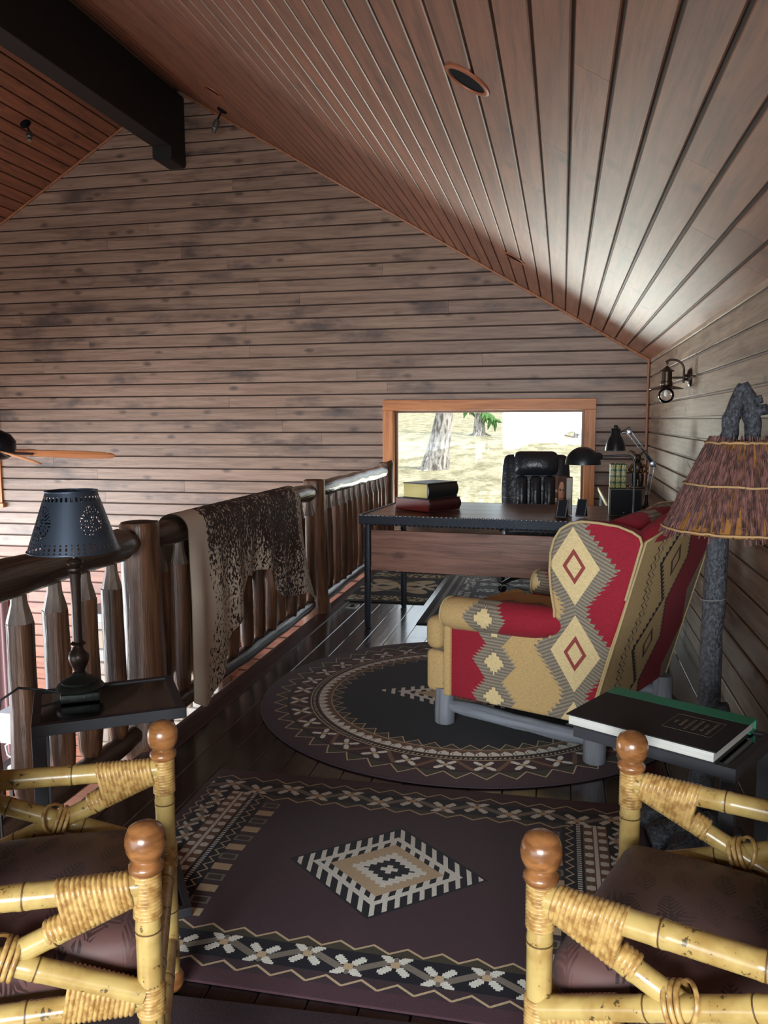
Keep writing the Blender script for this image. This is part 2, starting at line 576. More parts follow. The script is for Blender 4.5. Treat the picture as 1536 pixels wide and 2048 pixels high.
# -- lower storey
b = B()
b.box(((XL + XR) / 2, (YB + D) / 2, ZLOW - 0.1), (XR - XL + 0.4, D - YB + 0.4, 0.2))
lf = structure(b.obj('floor', M_low, smooth=0), 'warm wooden floor of the room below the loft')
b = B(); b.box((FX + 0.12, (YB + D) / 2, (ZLOW - 0.32) / 2), (0.1, D - YB, -0.32 - ZLOW))
structure(b.obj('wall_lower', M_wall, smooth=0), 'wall under the loft edge')
# -- rear gable and left wall with their window openings (behind the camera)
b = B()
wall_strips(b, YB - 0.2, YB, [(XL - 0.1, -6.8, []), (-6.8, -1.4, [(-1.7, 1.1)]), (-1.4, -1.35, []), (-1.35, 0.55, [(0.7, 1.8)]), (0.55, XR + 0.2, [])])
structure(b.obj('wall_rear', M_wall, smooth=0), 'rear gable wall with tall windows')
b = B()
XW = XL - 0.05
for (ya, yb, za, zb) in [(YB - 0.2, 1.8, ZLOW, ZE), (7.4, D + 0.3, ZLOW, ZE), (1.8, 7.4, ZLOW, -2.2), (1.8, 7.4, 0.4, ZE)]:
    b.box((XW - 0.05, (ya + yb) / 2, (za + zb) / 2), (0.15, yb - ya, zb - za))
structure(b.obj('wall_left', M_wall, smooth=0), 'far left wall with a row of windows')

# -- windows in the gable wall
M_glass = bpy.data.materials.new('window_glass'); M_glass.use_nodes = True
nt = M_glass.node_tree; nt.nodes.clear()
o_ = nt.nodes.new('ShaderNodeOutputMaterial'); mx = nt.nodes.new('ShaderNodeMixShader'); tr = nt.nodes.new('ShaderNodeBsdfTransparent')
gl = nt.nodes.new('ShaderNodeBsdfGlossy'); gl.inputs['Roughness'].default_value = 0.03
fr = nt.nodes.new('ShaderNodeFresnel'); fr.inputs['IOR'].default_value = 1.5
nt.links.new(fr.outputs[0], mx.inputs[0]); nt.links.new(tr.outputs[0], mx.inputs[1]); nt.links.new(gl.outputs[0], mx.inputs[2]); nt.links.new(mx.outputs[0], o_.inputs[0])
M_sash = plain('window_sash', srgb(120, 84, 60), 0.4)
M_case_v = wood('window_casing_upright', srgb(206, 134, 76), srgb(166, 98, 50), 'z', rough=0.4, knots=0.9, stain=0.0, var=0.08, pitch=5.0)
def window(n, case, op, label):
    c0, c1, d0, d1 = case; o0, o1, p0, p1 = op
    o0 += 0.045; o1 -= 0.045; p0 += 0.045; p1 -= 0.045
    w = thing('window_%d' % n, label, 'window', ((c0 + c1) / 2, D, d0))
    del w['category']; w['kind'] = 'structure'
    ox, oz = (c0 + c1) / 2, d0
    def part(name, mat, segs, bev=0.004):
        for (xa, xb, ya, yb, za, zb) in segs:
            q = B(); q.cbox(((xa + xb) / 2 - ox, (ya + yb) / 2 - D, (za + zb) / 2 - oz), (xb - xa, yb - ya, zb - za), bev)
            q.obj(name, mat, w, smooth=0)
    f = 0.108
    part('casing', M_case_v, [(c0, c0 + f, D - 0.022, D + 0.01, d0, d1 - f), (c1 - f, c1, D - 0.022, D + 0.01, d0, d1 - f)])
    part('casing', M_case, [(c0, c1, D - 0.022, D + 0.01, d1 - f, d1), (c0 - 0.03, c1 + 0.03, D - 0.05, D + 0.01, d0 - 0.02, d0 + 0.03)])
    part('jamb', M_case_v, [(op[0], o0, D - 0.01, D + 0.16, op[2], op[3]), (o1, op[1], D - 0.01, D + 0.16, op[2], op[3])])
    part('jamb', M_case, [(o0, o1, D - 0.01, D + 0.16, p1, op[3]), (o0, o1, D - 0.01, D + 0.16, op[2], p0)])
    s = 0.026
    part('sash', M_sash, [(o0, o0 + s, D + 0.08, D + 0.13, p0, p1), (o1 - s, o1, D + 0.08, D + 0.13, p0, p1), (o0 + s, o1 - s, D + 0.08, D + 0.13, p1 - s, p1), (o0 + s, o1 - s, D + 0.08, D + 0.13, p0, p0 + s)], 0.003)
    q = B(); q.box(((o0 + o1) / 2 - ox, 0.105, (p0 + p1) / 2 - oz), (o1 - o0 - 2 * s, 0.006, p1 - p0 - 2 * s))
    q.obj('pane', M_glass, w, smooth=0)
    return w
window(1, CASE[0], WIN[0], 'wide low window behind the desk in an orange pine casing')
window(2, CASE[1], WIN[1], 'upper window in pine casing beside the ceiling fan')
window(3, CASE[2], WIN[2], 'lower storey window in pine casing beside the long curtain')

# ------------------------------------------------------------------ log railing
M_log = wood('varnished_log', srgb(122, 84, 60), srgb(58, 38, 29), 'z', kind='world', rough=0.34, knots=0.4, stain=0.75, stain_col=srgb(44, 33, 28), var=0.35, bs=0.4, pitch=9.0)
M_logr = wood('varnished_rail_log', srgb(74, 56, 44), srgb(38, 28, 24), 'y', kind='world', rough=0.26, knots=0.3, stain=0.5, stain_col=srgb(28, 24, 22), var=0.2, bs=0.5, coat=0.3)
M_cut = wood('log_end_grain', srgb(78, 56, 44), srgb(50, 36, 30), 'x', kind='world', rough=0.6, knots=0, stain=0.3, var=0)
M_peel = wood('peeled_log_taper', srgb(120, 104, 92), srgb(80, 66, 58), 'z', kind='world', rough=0.35, knots=0, stain=0.3, var=0.2)
RX = -1.755
rail = thing('log_railing', 'rustic varnished log railing along the open edge of the loft', 'railing', (RX, 0, 0))
RL = random.Random(5)
def log_pts(p0, p1, n, wob, R):
    out = []
    for i in range(n + 1):
        t = i / n
        w = 0 if i in (0, n) else wob
        out.append(lerp(p0, p1, t) + Vector((R.uniform(-w, w), R.uniform(-w, w), R.uniform(-w, w) if abs(p1[2] - p0[2]) < 0.1 else 0)))
    return out
POSTS = [0.75, 3.17, 5.70, 8.19]
for i, y in enumerate(POSTS):
    q = B()
    top = 0.975
    zs = [-0.26, -0.05, 0.0, 0.06, 0.14, 0.26, 0.42, 0.6, 0.78, 0.9, top - 0.012, top]
    rr = [0.085, 0.10, 0.115, 0.112, 0.100, 0.090, 0.084, 0.082, 0.080, 0.079, 0.079, 0.074]
    if i == 1: rr = [r + 0.004 for r in rr]
    pts = [(RL.uniform(-0.004, 0.004), y, z) for z in zs]
    q.tube(pts, rr, 18, jit=0.035, rnd=RL, cap=False)
    p = q.obj('post', M_log, rail, smooth=70)
    q = B(); q.lathe([(0.074 + (0.004 if i == 1 else 0), top - 0.001), (0.06, top + 0.003), (0.001, top + 0.004)], (0, y, 0), 18); q.obj('post_top', M_cut, p, smooth=40)
for i in range(3):
    ya, yb = POSTS[i], POSTS[i + 1]
    q = B()
    n = 14
    pts = log_pts((0, ya + 0.02, 0.895), (0, yb - 0.02, 0.895), n, 0.006, RL)
    rr = [0.040 if k in (0, n) else 0.062 * (1 + RL.uniform(-0.06, 0.06)) * (1.08 if i == 0 else 0.95) for k in range(n + 1)]
    pts[0] = Vector((0, ya + 0.06, 0.895)); pts[-1] = Vector((0, yb - 0.06, 0.895))
    q.tube(pts, rr, 16, jit=0.03, rnd=RL)
    q.obj('top_rail', M_logr, rail, smooth=70)
    q = B()
    pts = log_pts((0, ya + 0.06, 0.075), (0, yb - 0.06, 0.075), n, 0.005, RL)
    rr = [0.034 if k in (0, n) else 0.046 * (1 + RL.uniform(-0.07, 0.07)) for k in range(n + 1)]
    q.tube(pts, rr, 14, jit=0.03, rnd=RL)
    q.obj('bottom_rail', M_logr, rail, smooth=70)
    m = 12
    for j in range(m):
        y = ya + 0.16 + (yb - ya - 0.32) * j / (m - 1)
        if i == 0: y = 2.94 - 0.1935 * j
        if y < 1.7: continue
        r = 0.047 * RL.uniform(0.88, 1.08)
        q = B()
        zs = [0.095, 0.15, 0.22, 0.4, 0.58, 0.735]
        rs = [r * 0.62, r * 0.92, r * 1.02, r, r * 0.97, r * 0.95]
        cx = RL.uniform(-0.006, 0.006)
        q.tube([(cx + RL.uniform(-.003, .003), y + RL.uniform(-.003, .003), z) for z in zs], rs, 12, jit=0.05, rnd=RL)
        bl = q.obj('baluster', M_log, rail, smooth=50)
        q = B(); q.tube([(cx, y, 0.732), (cx, y, 0.745), (cx, y, 0.80), (cx, y, 0.86)], [r * 0.94, r * 0.9, r * 0.58, r * 0.5], 9)
        q.obj('tenon', M_peel, bl, smooth=20)

# ------------------------------------------------------------------ cowhide over the railing
g = G('speckled_cowhide')
x, y, z = g.coord('Object')
nb = g.noise(g.vec(x, y * 1.0, z * 0.8), 2.6, 3.0, 0.6)
sp = g.noise(g.vec(x, y * 1.4, z), 48.0, 2.0, 0.6, 0.4)
sp2 = g.noise(g.vec(x, y * 1.4, z), 120.0, 2.0)
top = g.ramp(z, 0.35, 0.93)                       # darker back along the spine, speckled flanks
cream_l = g.ramp(g.m('MINIMUM', 0.25, (z - 0.1) * 0.55 + 0.05) - y + (nb - 0.5) * 0.16 - (z - 0.6) * 0.08, 0.0, 0.05)
cream_r = g.ramp(y - 1.52 + (nb - 0.5) * 0.2 + (0.5 - z) * 0.05, 0.0, 0.05)
cream_m = g.ramp(0.05 - abs(y - 0.93 + (nb - 0.5) * 0.2), 0.0, 0.05) * 0.6
thr = top * 0.20 + nb * 0.36 + 0.24 - cream_l * 0.42 - cream_r * 0.16 - cream_m * 0.12 + (sp2 - 0.5) * 0.10 + g.ramp(y, 0.9, 1.4) * (1.0 - top) * 0.16
dk = g.ramp(thr - sp, -0.015, 0.035)
brown = g.mix(nb, srgb(34, 21, 17), srgb(60, 38, 30))
col = g.mix(dk, srgb(208, 194, 176), brown)
M_hide = g.out(col, 0.75, 0.0, sp2, 0.5, 0.004, 0.3, 0.0, 0.03)
M_suede = plain('hide_underside', srgb(176, 160, 140), 0.9, 0, 60, 0.3)
# drop of the hide below the rail on the loft side: (position along rail, drop)
Y0H, LH = 3.47, 1.66
DROP = [(0.0, 0.80), (0.04, 0.845), (0.09, 0.85), (0.15, 0.81), (0.20, 0.745), (0.235, 0.62), (0.27, 0.58), (0.37, 0.52), (0.42, 0.43), (0.455, 0.345), (0.50, 0.362), (0.54, 0.342), (0.63, 0.36), (0.665, 0.42), (0.70, 0.50), (0.76, 0.57), (0.83, 0.605), (0.90, 0.62), (0.95, 0.66), (1.0, 0.73)]
def curve_at(tab, t):
    for (a, p), (c, q) in zip(tab, tab[1:]):
        if t <= c: return p + (q - p) * ((t - a) / (c - a))
    return tab[-1][1]
def hide_pt(u, v, off=0.0):
    R0 = 0.078 + off
    df = curve_at(DROP, u)
    db = 0.60 + 0.16 * math.sin(u * 6.5 + 0.6) + (0.12 if u > 0.8 else 0)
    La = PI * R0
    tot = db + La + df
    s = v * tot
    wav = 0.014 * math.sin(u * 21 + 1.0) + 0.010 * math.sin(u * 43)
    yy = u * LH
    if s < db:
        d_ = db - s
        return Vector((-R0 - wav * min(1, d_ * 3) * 0.8, yy, 0.895 - d_))
    s -= db
    if s < La:
        a = PI - s / R0
        return Vector((R0 * math.cos(a), yy, 0.895 + R0 * math.sin(a)))
    d_ = s - La
    sh = 0.25 * max(0, u - 0.75) / 0.25 * (d_ / 0.7) ** 2 - 0.05 * max(0, 0.2 - u) / 0.2 * d_
    return Vector((R0 + (wav + 0.02 * math.sin(u * 9)) * min(1, d_ * 3) + 0.015 * d_, yy + sh, 0.895 - d_))
q = B()
q.grid(lambda u, v: hide_pt(u, v, 0.004), 110, 90, 0)
q.grid(lambda u, v: hide_pt(u, v, 0.0), 110, 90, 1, True)
hide = q.obj('cowhide', [M_hide, M_suede], smooth=180)
hide.location = (RX, Y0H, 0)
tag(hide, 'brown and cream speckled cowhide draped over the log railing', 'cowhide')

# ------------------------------------------------------------------ black C-shaped side tables
M_blk = plain('black_powder_coat', srgb(54, 55, 60), 0.45, 0.2, 400, 0.05)
M_blkglass = plain('black_glass', srgb(14, 13, 15), 0.06, 0.0, coat=0.5)
def c_table(label, corners, legs_at, h=0.61):
    """corners: front-left, front-right, back-right, back-left on plan"""
    P = [Vector((x, y, 0)) for x, y in corners]
    o = (P[0] + P[2]) / 2
    ux = ((P[1] - P[0]) + (P[2] - P[3])) / 2; W = ux.length; ux.normalize()
    uy = Vector((-ux.y, ux.x, 0)); Dp = ((P[3] - P[0]) + (P[2] - P[1])).length / 2
    t = thing('side_table', label, 'side table', mat=Matrix(((ux.x, uy.x, 0, o.x), (ux.y, uy.y, 0, o.y), (0, 0, 1, 0.0092), (0, 0, 0, 1))))
    hw, hd = W / 2, Dp / 2
    th = 0.030
    q = B()
    for (c, d) in [((0, -hd + 0.011, h - th / 2), (W, 0.022, th)), ((0, hd - 0.011, h - th / 2), (W, 0.022, th)), ((-hw + 0.011, 0, h - th / 2), (0.022, Dp - 0.044, th)), ((hw - 0.011, 0, h - th / 2), (0.022, Dp - 0.044, th))]:
        q.cbox(c, d, 0.0015)
    q.obj('top_frame', M_blk, t, smooth=0)
    q = B(); q.box((0, 0, h - 0.008), (W - 0.044, Dp - 0.044, 0.008)); q.obj('top_panel', M_blkglass, t, smooth=0)
    q = B()
    for (c, d) in [((0, -hd + 0.011, 0.0125), (W, 0.022, 0.025)), ((0, hd - 0.011, 0.0125), (W, 0.022, 0.025)), ((-hw + 0.011, 0, 0.0125), (0.022, Dp - 0.044, 0.025)), ((hw - 0.011, 0, 0.0125), (0.022, Dp - 0.044, 0.025))]:
        q.cbox(c, d, 0.0015)
    q.obj('base_frame', M_blk, t, smooth=0)
    q = B(); q.box((0, 0, 0.012), (W - 0.044, Dp - 0.044, 0.008)); q.obj('base_panel', M_blkglass, t, smooth=0)
    sx = -1 if legs_at == 'L' else 1
    for sy in (-1, 1):
        q = B(); q.cbox((sx * (hw - 0.017), sy * (hd - 0.011), (h - th + 0.025) / 2), (0.034, 0.022, h - th - 0.025), 0.0015)
        q.obj('leg', M_blk, t, smooth=0)
    return t
c_table('black metal side table carrying the punched tin lamp', [(-1.329, 1.794), (-0.998, 2.019), (-1.163, 2.279), (-1.485, 2.069)], 'L')

# table lamp with a punched tin shade
M_tin = plain('dark_tin', srgb(74, 84, 98), 0.38, 0.75, 300, 0.05)
M_tinhole = plain('punched_slot', srgb(190, 176, 160), 0.8)
M_brz = plain('dark_bronze', srgb(58, 46, 40), 0.35, 0.6, 90, 0.2)
M_green = plain('verdigris_base', srgb(44, 50, 46), 0.45, 0.5, 120, 0.4)
tl = thing('table_lamp', 'table lamp with black punched tin shade and slim bronze stem', 'lamp', (-1.33, 2.035, 0.6195))
q = B(); q.cbox((0, 0, 0.012), (0.105, 0.105, 0.024), 0.004, rz(0.55)); q.lathe([(0.062, 0.024), (0.066, 0.032), (0.060, 0.040), (0.050, 0.044), (0.052, 0.050), (0.040, 0.056), (0.030, 0.060), (0.022, 0.066), (0.016, 0.074)], n=28)
q.obj('base', M_green, tl, smooth=40)
q = B(); q.lathe([(0.012, 0.070), (0.016, 0.082), (0.025, 0.100), (0.029, 0.116), (0.026, 0.130), (0.016, 0.142), (0.013, 0.150), (0.022, 0.156), (0.016, 0.162)], n=20); q.obj('vase', M_brz, tl, smooth=50)
q = B(); q.lathe([(0.013, 0.16), (0.0125, 0.26), (0.0145, 0.34), (0.017, 0.358), (0.012, 0.362), (0.022, 0.368), (0.022, 0.374), (0.014, 0.378), (0.023, 0.388), (0.021, 0.396), (0.010, 0.402), (0.008, 0.46)], n=16); q.obj('stem', M_brz, tl, smooth=50)
# shade: cone wall with cut-out slots (rings and two medallions)
ZB_, ZT_, RB_, RT_ = 0.425, 0.590, 0.122, 0.068
def cone(a, t, off=0.0):
    r = RB_ + (RT_ - RB_) * t + off
    return Vector((r * math.cos(a), r * math.sin(a), ZB_ + (ZT_ - ZB_) * t))
NA, NT = 144, 40
def punched(a, t):
    ring = lambda n, t0, t1: t0 <= t < t1 and (a / (2 * PI) * n) % 1.0 < 0.5
    if ring(48, 0.07, 0.125) or ring(48, 0.02, 0.045) or ring(48, 0.145, 0.17): return True
    if ring(36, 0.86, 0.92) : return True
    for ac in (-2.12, -0.30, 1.70):
        da = (a - ac + PI) % (2 * PI) - PI
        X_, Y_ = da * 0.095, (t - 0.5) * 0.165
        r = math.hypot(X_, Y_)
        th = math.atan2(Y_, X_)
        if 0.041 < r < 0.047 and (th / (2 * PI) * 30) % 1 < 0.5: return True
        if 0.026 < r < 0.038 and (th / (2 * PI) * 20) % 1 < 0.4: return True
        if 0.010 < r < 0.020 and (th / (2 * PI) * 12) % 1 < 0.4: return True
    return False
q = B()
verts, faces = [], []
for off in (0.0, -0.0012):
    for i in range(NA):
        for j in range(NT + 1): verts.append(cone(2 * PI * i / NA, j / NT, off))
for i in range(NA):
    for j in range(NT):
        if punched(2 * PI * (i + 0.5) / NA, (j + 0.5) / NT): continue
        i2 = (i + 1) % NA
        f = (i * (NT + 1) + j, i2 * (NT + 1) + j, i2 * (NT + 1) + j + 1, i * (NT + 1) + j + 1)
        faces.append(f)
        o2 = NA * (NT + 1)
        faces.append(tuple(reversed([k_ + o2 for k_ in f])))
q.add(verts, faces)
sh = q.obj('lamp_shade', M_tin, tl, smooth=30)
q = B(); q.tube([cone(2 * PI * i / 40, 0, 0.001) for i in range(40)], 0.0022, 6, closed=True); q.tube([cone(2 * PI * i / 40, 1, 0.001) for i in range(40)], 0.0022, 6, closed=True)
q.obj('rim', M_tin, sh, smooth=60)
q = B(); q.tube([(0, 0, 0.46), (0, 0, 0.585)], 0.004, 6)
for k_ in range(3):
    a = k_ * 2.1; q.tube([(0, 0, 0.585), (math.cos(a) * 0.068, math.sin(a) * 0.068, 0.588)], 0.002, 5)
q.obj('harp', M_brz, tl, smooth=50)
q = B(); q.tube([(-0.05, 0.0, 0.006), (-0.11, -0.02, 0.02), (-0.155, -0.06, 0.035), (-0.185, -0.10, 0.01), (-0.195, -0.115, -0.08), (-0.19, -0.12, -0.20), (-0.18, -0.13, -0.36), (-0.17, -0.14, -0.60)], 0.0035, 6)
q.obj('cord', plain('lamp_cord', srgb(24, 24, 26), 0.5), tl, smooth=60)

# right-hand table with the big book
c_table('black metal side table under the large green-spined book', [(0.045, 2.118), (0.404, 1.915), (0.54, 2.16), (0.185, 2.37)], 'R', 0.60)
M_bookblk = plain('black_book_cloth', srgb(26, 26, 30), 0.7, 0, 500, 0.2)
M_bookgrn = plain('green_book_spine', srgb(44, 138, 106), 0.6, 0, 500, 0.2)
g = G('page_edges')
x, y, z = g.coord('Object')
M_pages = g.out(g.mix(g.noise(g.vec(x * 2, y * 2, z * 700), 1.0, 1.0), srgb(226, 226, 220), srgb(170, 168, 160)), 0.8)
M_emb = plain('embossed_print', srgb(84, 75, 58), 0.6)
o = Vector((0.262, 2.150, 0.60)); ux = Vector((0.404 - 0.045, 1.915 - 2.118, 0)).normalized(); uy = Vector((-ux.y, ux.x, 0))
bk = thing('large_book', 'large flat book with black cover and green spine', 'book', mat=Matrix(((ux.x, uy.x, 0, o.x), (ux.y, uy.y, 0, o.y), (0, 0, 1, 0.6096), (0, 0, 0, 1))))
W_, D_, T_ = 0.385, 0.285, 0.030
q = B(); q.box((0, -0.002, T_ / 2), (W_ - 0.012, D_ - 0.012, T_ - 0.006)); q.obj('pages', M_pages, bk, smooth=0)
q = B(); q.box((0, -0.029, T_ - 0.0015), (W_, D_ - 0.058, 0.003)); q.box((0, -0.029, 0.0015), (W_, D_ - 0.058, 0.003)); q.obj('cover', M_bookblk, bk, smooth=0)
q = B(); q.box((0, D_ / 2 - 0.029, T_ - 0.0015), (W_, 0.058, 0.0034)); q.box((0, D_ / 2 - 0.022, 0.0015), (W_, 0.044, 0.003)); q.box((0, D_ / 2 + 0.0, T_ / 2), (W_, 0.004, T_)); q.obj('spine', M_bookgrn, bk, smooth=0)
q = B()
R2 = random.Random(3)
for (c, d) in [((0.09, -0.062, T_ + 0.0003), (0.12, 0.0012, 0.0008)), ((0.09, 0.048, T_ + 0.0003), (0.12, 0.0012, 0.0008)), ((0.03, -0.007, T_ + 0.0003), (0.0012, 0.11, 0.0008)), ((0.15, -0.007, T_ + 0.0003), (0.0012, 0.11, 0.0008))]: q.box(c, d)
for i, wl in enumerate((0.02, 0.045, 0.08, 0.075, 0.055, 0.085)):
    xx = 0.045 + i * 0.018
    s = -0.007 - wl / 2
    while s < -0.007 + wl / 2:
        l = R2.uniform(0.004, 0.009); q.box((xx + R2.uniform(-.001, .001), s + l / 2, T_ + 0.0003), (R2.uniform(0.004, 0.008), l * 0.7, 0.0008)); s += l
q.obj('embossed_title', M_emb, bk, smooth=0)

# ------------------------------------------------------------------ bamboo armchairs
g = G('lacquered_bamboo')
x, y, z = g.coord('world')
n1 = g.noise(g.vec(x, y, z), 14.0, 3.0)
n2 = g.noise(g.vec(x, y, z), 55.0, 3.0, 0.7)
col = g.mix(g.ramp(n1, 0.35, 0.7), srgb(200, 172, 106), srgb(168, 134, 74))
col = g.mix(g.ramp(n2 + (n1 - 0.5) * 0.5, 0.62, 0.69) * 0.85, col, srgb(66, 54, 34))
M_bam = g.out(col, 0.26, 0.0, n2, 0.1, 0.002, 0.5, 0.4)
M_node = plain('bamboo_node', srgb(96, 70, 36), 0.5)
g = G('rattan_wrap')
x, y, z = g.coord('world')
n1 = g.noise(g.vec(x, y, z), 60.0, 2.0)
M_rat = g.out(g.mix(g.ramp(n1, 0.35, 0.7), srgb(204, 168, 104), srgb(158, 116, 62)), 0.35, 0.0, n1, 0.2, 0.001, 0.5, 0.2)
g = G('turned_wood_finial')
x, y, z = g.coord('Object')
n1 = g.noise(g.vec(x * 20, y * 20, z * 60), 1.0, 3.0)
M_fin = g.out(g.mix(g.ramp(n1, 0.35, 0.7), srgb(164, 110, 64), srgb(120, 76, 42)), 0.25, 0.0, None, coat=0.5)
# brown damask with fern sprigs
g = G('fern_damask')
x, y, z = g.coord('Object')
def fern(x, y, cell, rot, seed):
    c, s = math.cos(rot), math.sin(rot)
    X_, Y_ = (x * c - y * s) / cell + seed, (x * s + y * c) / (cell * 1.4) + seed * 0.37
    X_ = X_ + (Y_.fl() * 0.5)
    fx, fy = X_.fr() - 0.5, Y_.fr()
    stem = abs(fx) < 0.02
    lw = g.m('SINE', fy * PI) * 0.30
    leaf = (abs(fx) < lw) & ((fy * 9.0 - abs(fx) * 7.0).fr() < 0.55)
    return (stem | leaf) & (fy > 0.08) & (fy < 0.92)
f = fern(x, y, 0.075, 0.35, 0.13) | fern(x + 0.03, y - 0.05, 0.11, -0.5, 0.57) & (g.noise(g.vec(x, y, z), 7.0) > 0.5)
patch = g.ramp(g.noise(g.vec(x, y, z), 5.0, 2.0), 0.38, 0.6)
nf = g.noise(g.vec(x, y, z), 300.0, 2.0)
col = g.mix(f * (patch * 0.7 + 0.3), srgb(96, 66, 62), srgb(44, 24, 24))
M_damask = g.out(col, 0.55, 0.0, nf, 0.15, 0.001, 0.4, 0.0, 0.1)

RB = random.Random(21)
def bamboo(parent, p0, p1, r=0.0225, nodes=(0.35, 0.7), name='pole', sag=None):
    p0, p1 = Vector(p0), Vector(p1)
    L = (p1 - p0).length
    ts = [0.0]
    for t in nodes: ts += [t - 0.014 / L, t - 0.005 / L, t, t + 0.005 / L, t + 0.014 / L]
    ts.append(1.0)
    rr = [r]
    for t in nodes: rr += [r, r * 1.045, r * 0.985, r * 1.06, r]
    rr.append(r)
    q = B(); q.tube([lerp(p0, p1, t) for t in ts], rr, 16)
    o = q.obj(name, M_bam, parent, smooth=50)
    if nodes:
        d = (p1 - p0).normalized()
        for t in nodes:
            q = B(); c = lerp(p0, p1, t); q.tube([c - d * 0.0014, c + d * 0.0014], r * 1.035, 16)
            q.obj('node_ring', M_node, o, smooth=50)
    return o
def wrap1(parent, p0, p1, r, strand=0.0075):
    """binding round one pole"""
    p0, p1 = Vector(p0), Vector(p1)
    n = max(2, int((p1 - p0).length / strand))
    pts, rr = [], []
    for i in range(n):
        for (f_, k_) in ((0.0, 0.0), (0.25, 0.75), (0.5, 1.0), (0.75, 0.75)):
            pts.append(lerp(p0, p1, (i + f_) / n)); rr.append(r + 0.0026 * k_)
    pts.append(p1); rr.append(r)
    q = B(); q.tube(pts, rr, 16); return q.obj('rattan_wrap', M_rat, parent, smooth=50)
def wrap2(parent, o, d1, d2, s0, s1, r, strand=0.0085):
    """binding round two poles leaving point o in directions d1,d2"""
    o, d1, d2 = Vector(o), Vector(d1).normalized(), Vector(d2).normalized()
    n = int((s1 - s0) / strand)
    verts, faces = [], []
    M_ = 20
    bis = (d1 + d2).normalized()
    sd = (d1 - d2).normalized()
    nn = bis.cross(sd).normalized()
    ring = 0
    for i in range(n * 4 + 1):
        k_ = i % 4
        s = s0 + (s1 - s0) * i / (n * 4)
        rr = r + 0.0030 * (0.0, 0.75, 1.0, 0.75)[k_]
        c1, c2 = o + d1 * s, o + d2 * s
        for m in range(M_):
            a = 2 * PI * m / M_
            cc = c1 if math.cos(a) > 0 else c2
            if abs(math.cos(a)) < 1e-6: cc = (c1 + c2) / 2
            verts.append(cc + sd * math.cos(a) * rr + nn * math.sin(a) * rr)
        ring += 1
    for i in range(ring - 1):
        for m in range(M_):
            faces.append((i * M_ + m, i * M_ + (m + 1) % M_, (i + 1) * M_ + (m + 1) % M_, (i + 1) * M_ + m))
    faces.append(tuple(reversed(range(M_)))); faces.append(tuple(range((ring - 1) * M_, ring * M_)))
    q = B(); q.add(verts, faces); return q.obj('rattan_wrap', M_rat, parent, smooth=50)
def tie(parent, c, d, r, n=3):
    """loops of split cane holding a crossing"""
    c, d = Vector(c), Vector(d).normalized()
    ax = d.orthogonal().normalized(); ay = d.cross(ax)
    q = B()
    for i in range(n):
        cc = c + d * (i - (n - 1) / 2) * 0.0105
        q.tube([cc + (ax * math.cos(2 * PI * k / 18) + ay * math.sin(2 * PI * k / 18)) * r for k in range(18)], 0.0048, 7, closed=True)
    # loose curl
    q.tube([c + d * (0.014 + 0.030 * math.sin(PI * k / 14)) + (ax * math.cos(PI * k / 14) + ay * math.sin(PI * k / 14)) * r * 1.02 for k in range(15)], 0.0040, 6)
    return q.obj('cane_tie', M_rat, parent, smooth=60)

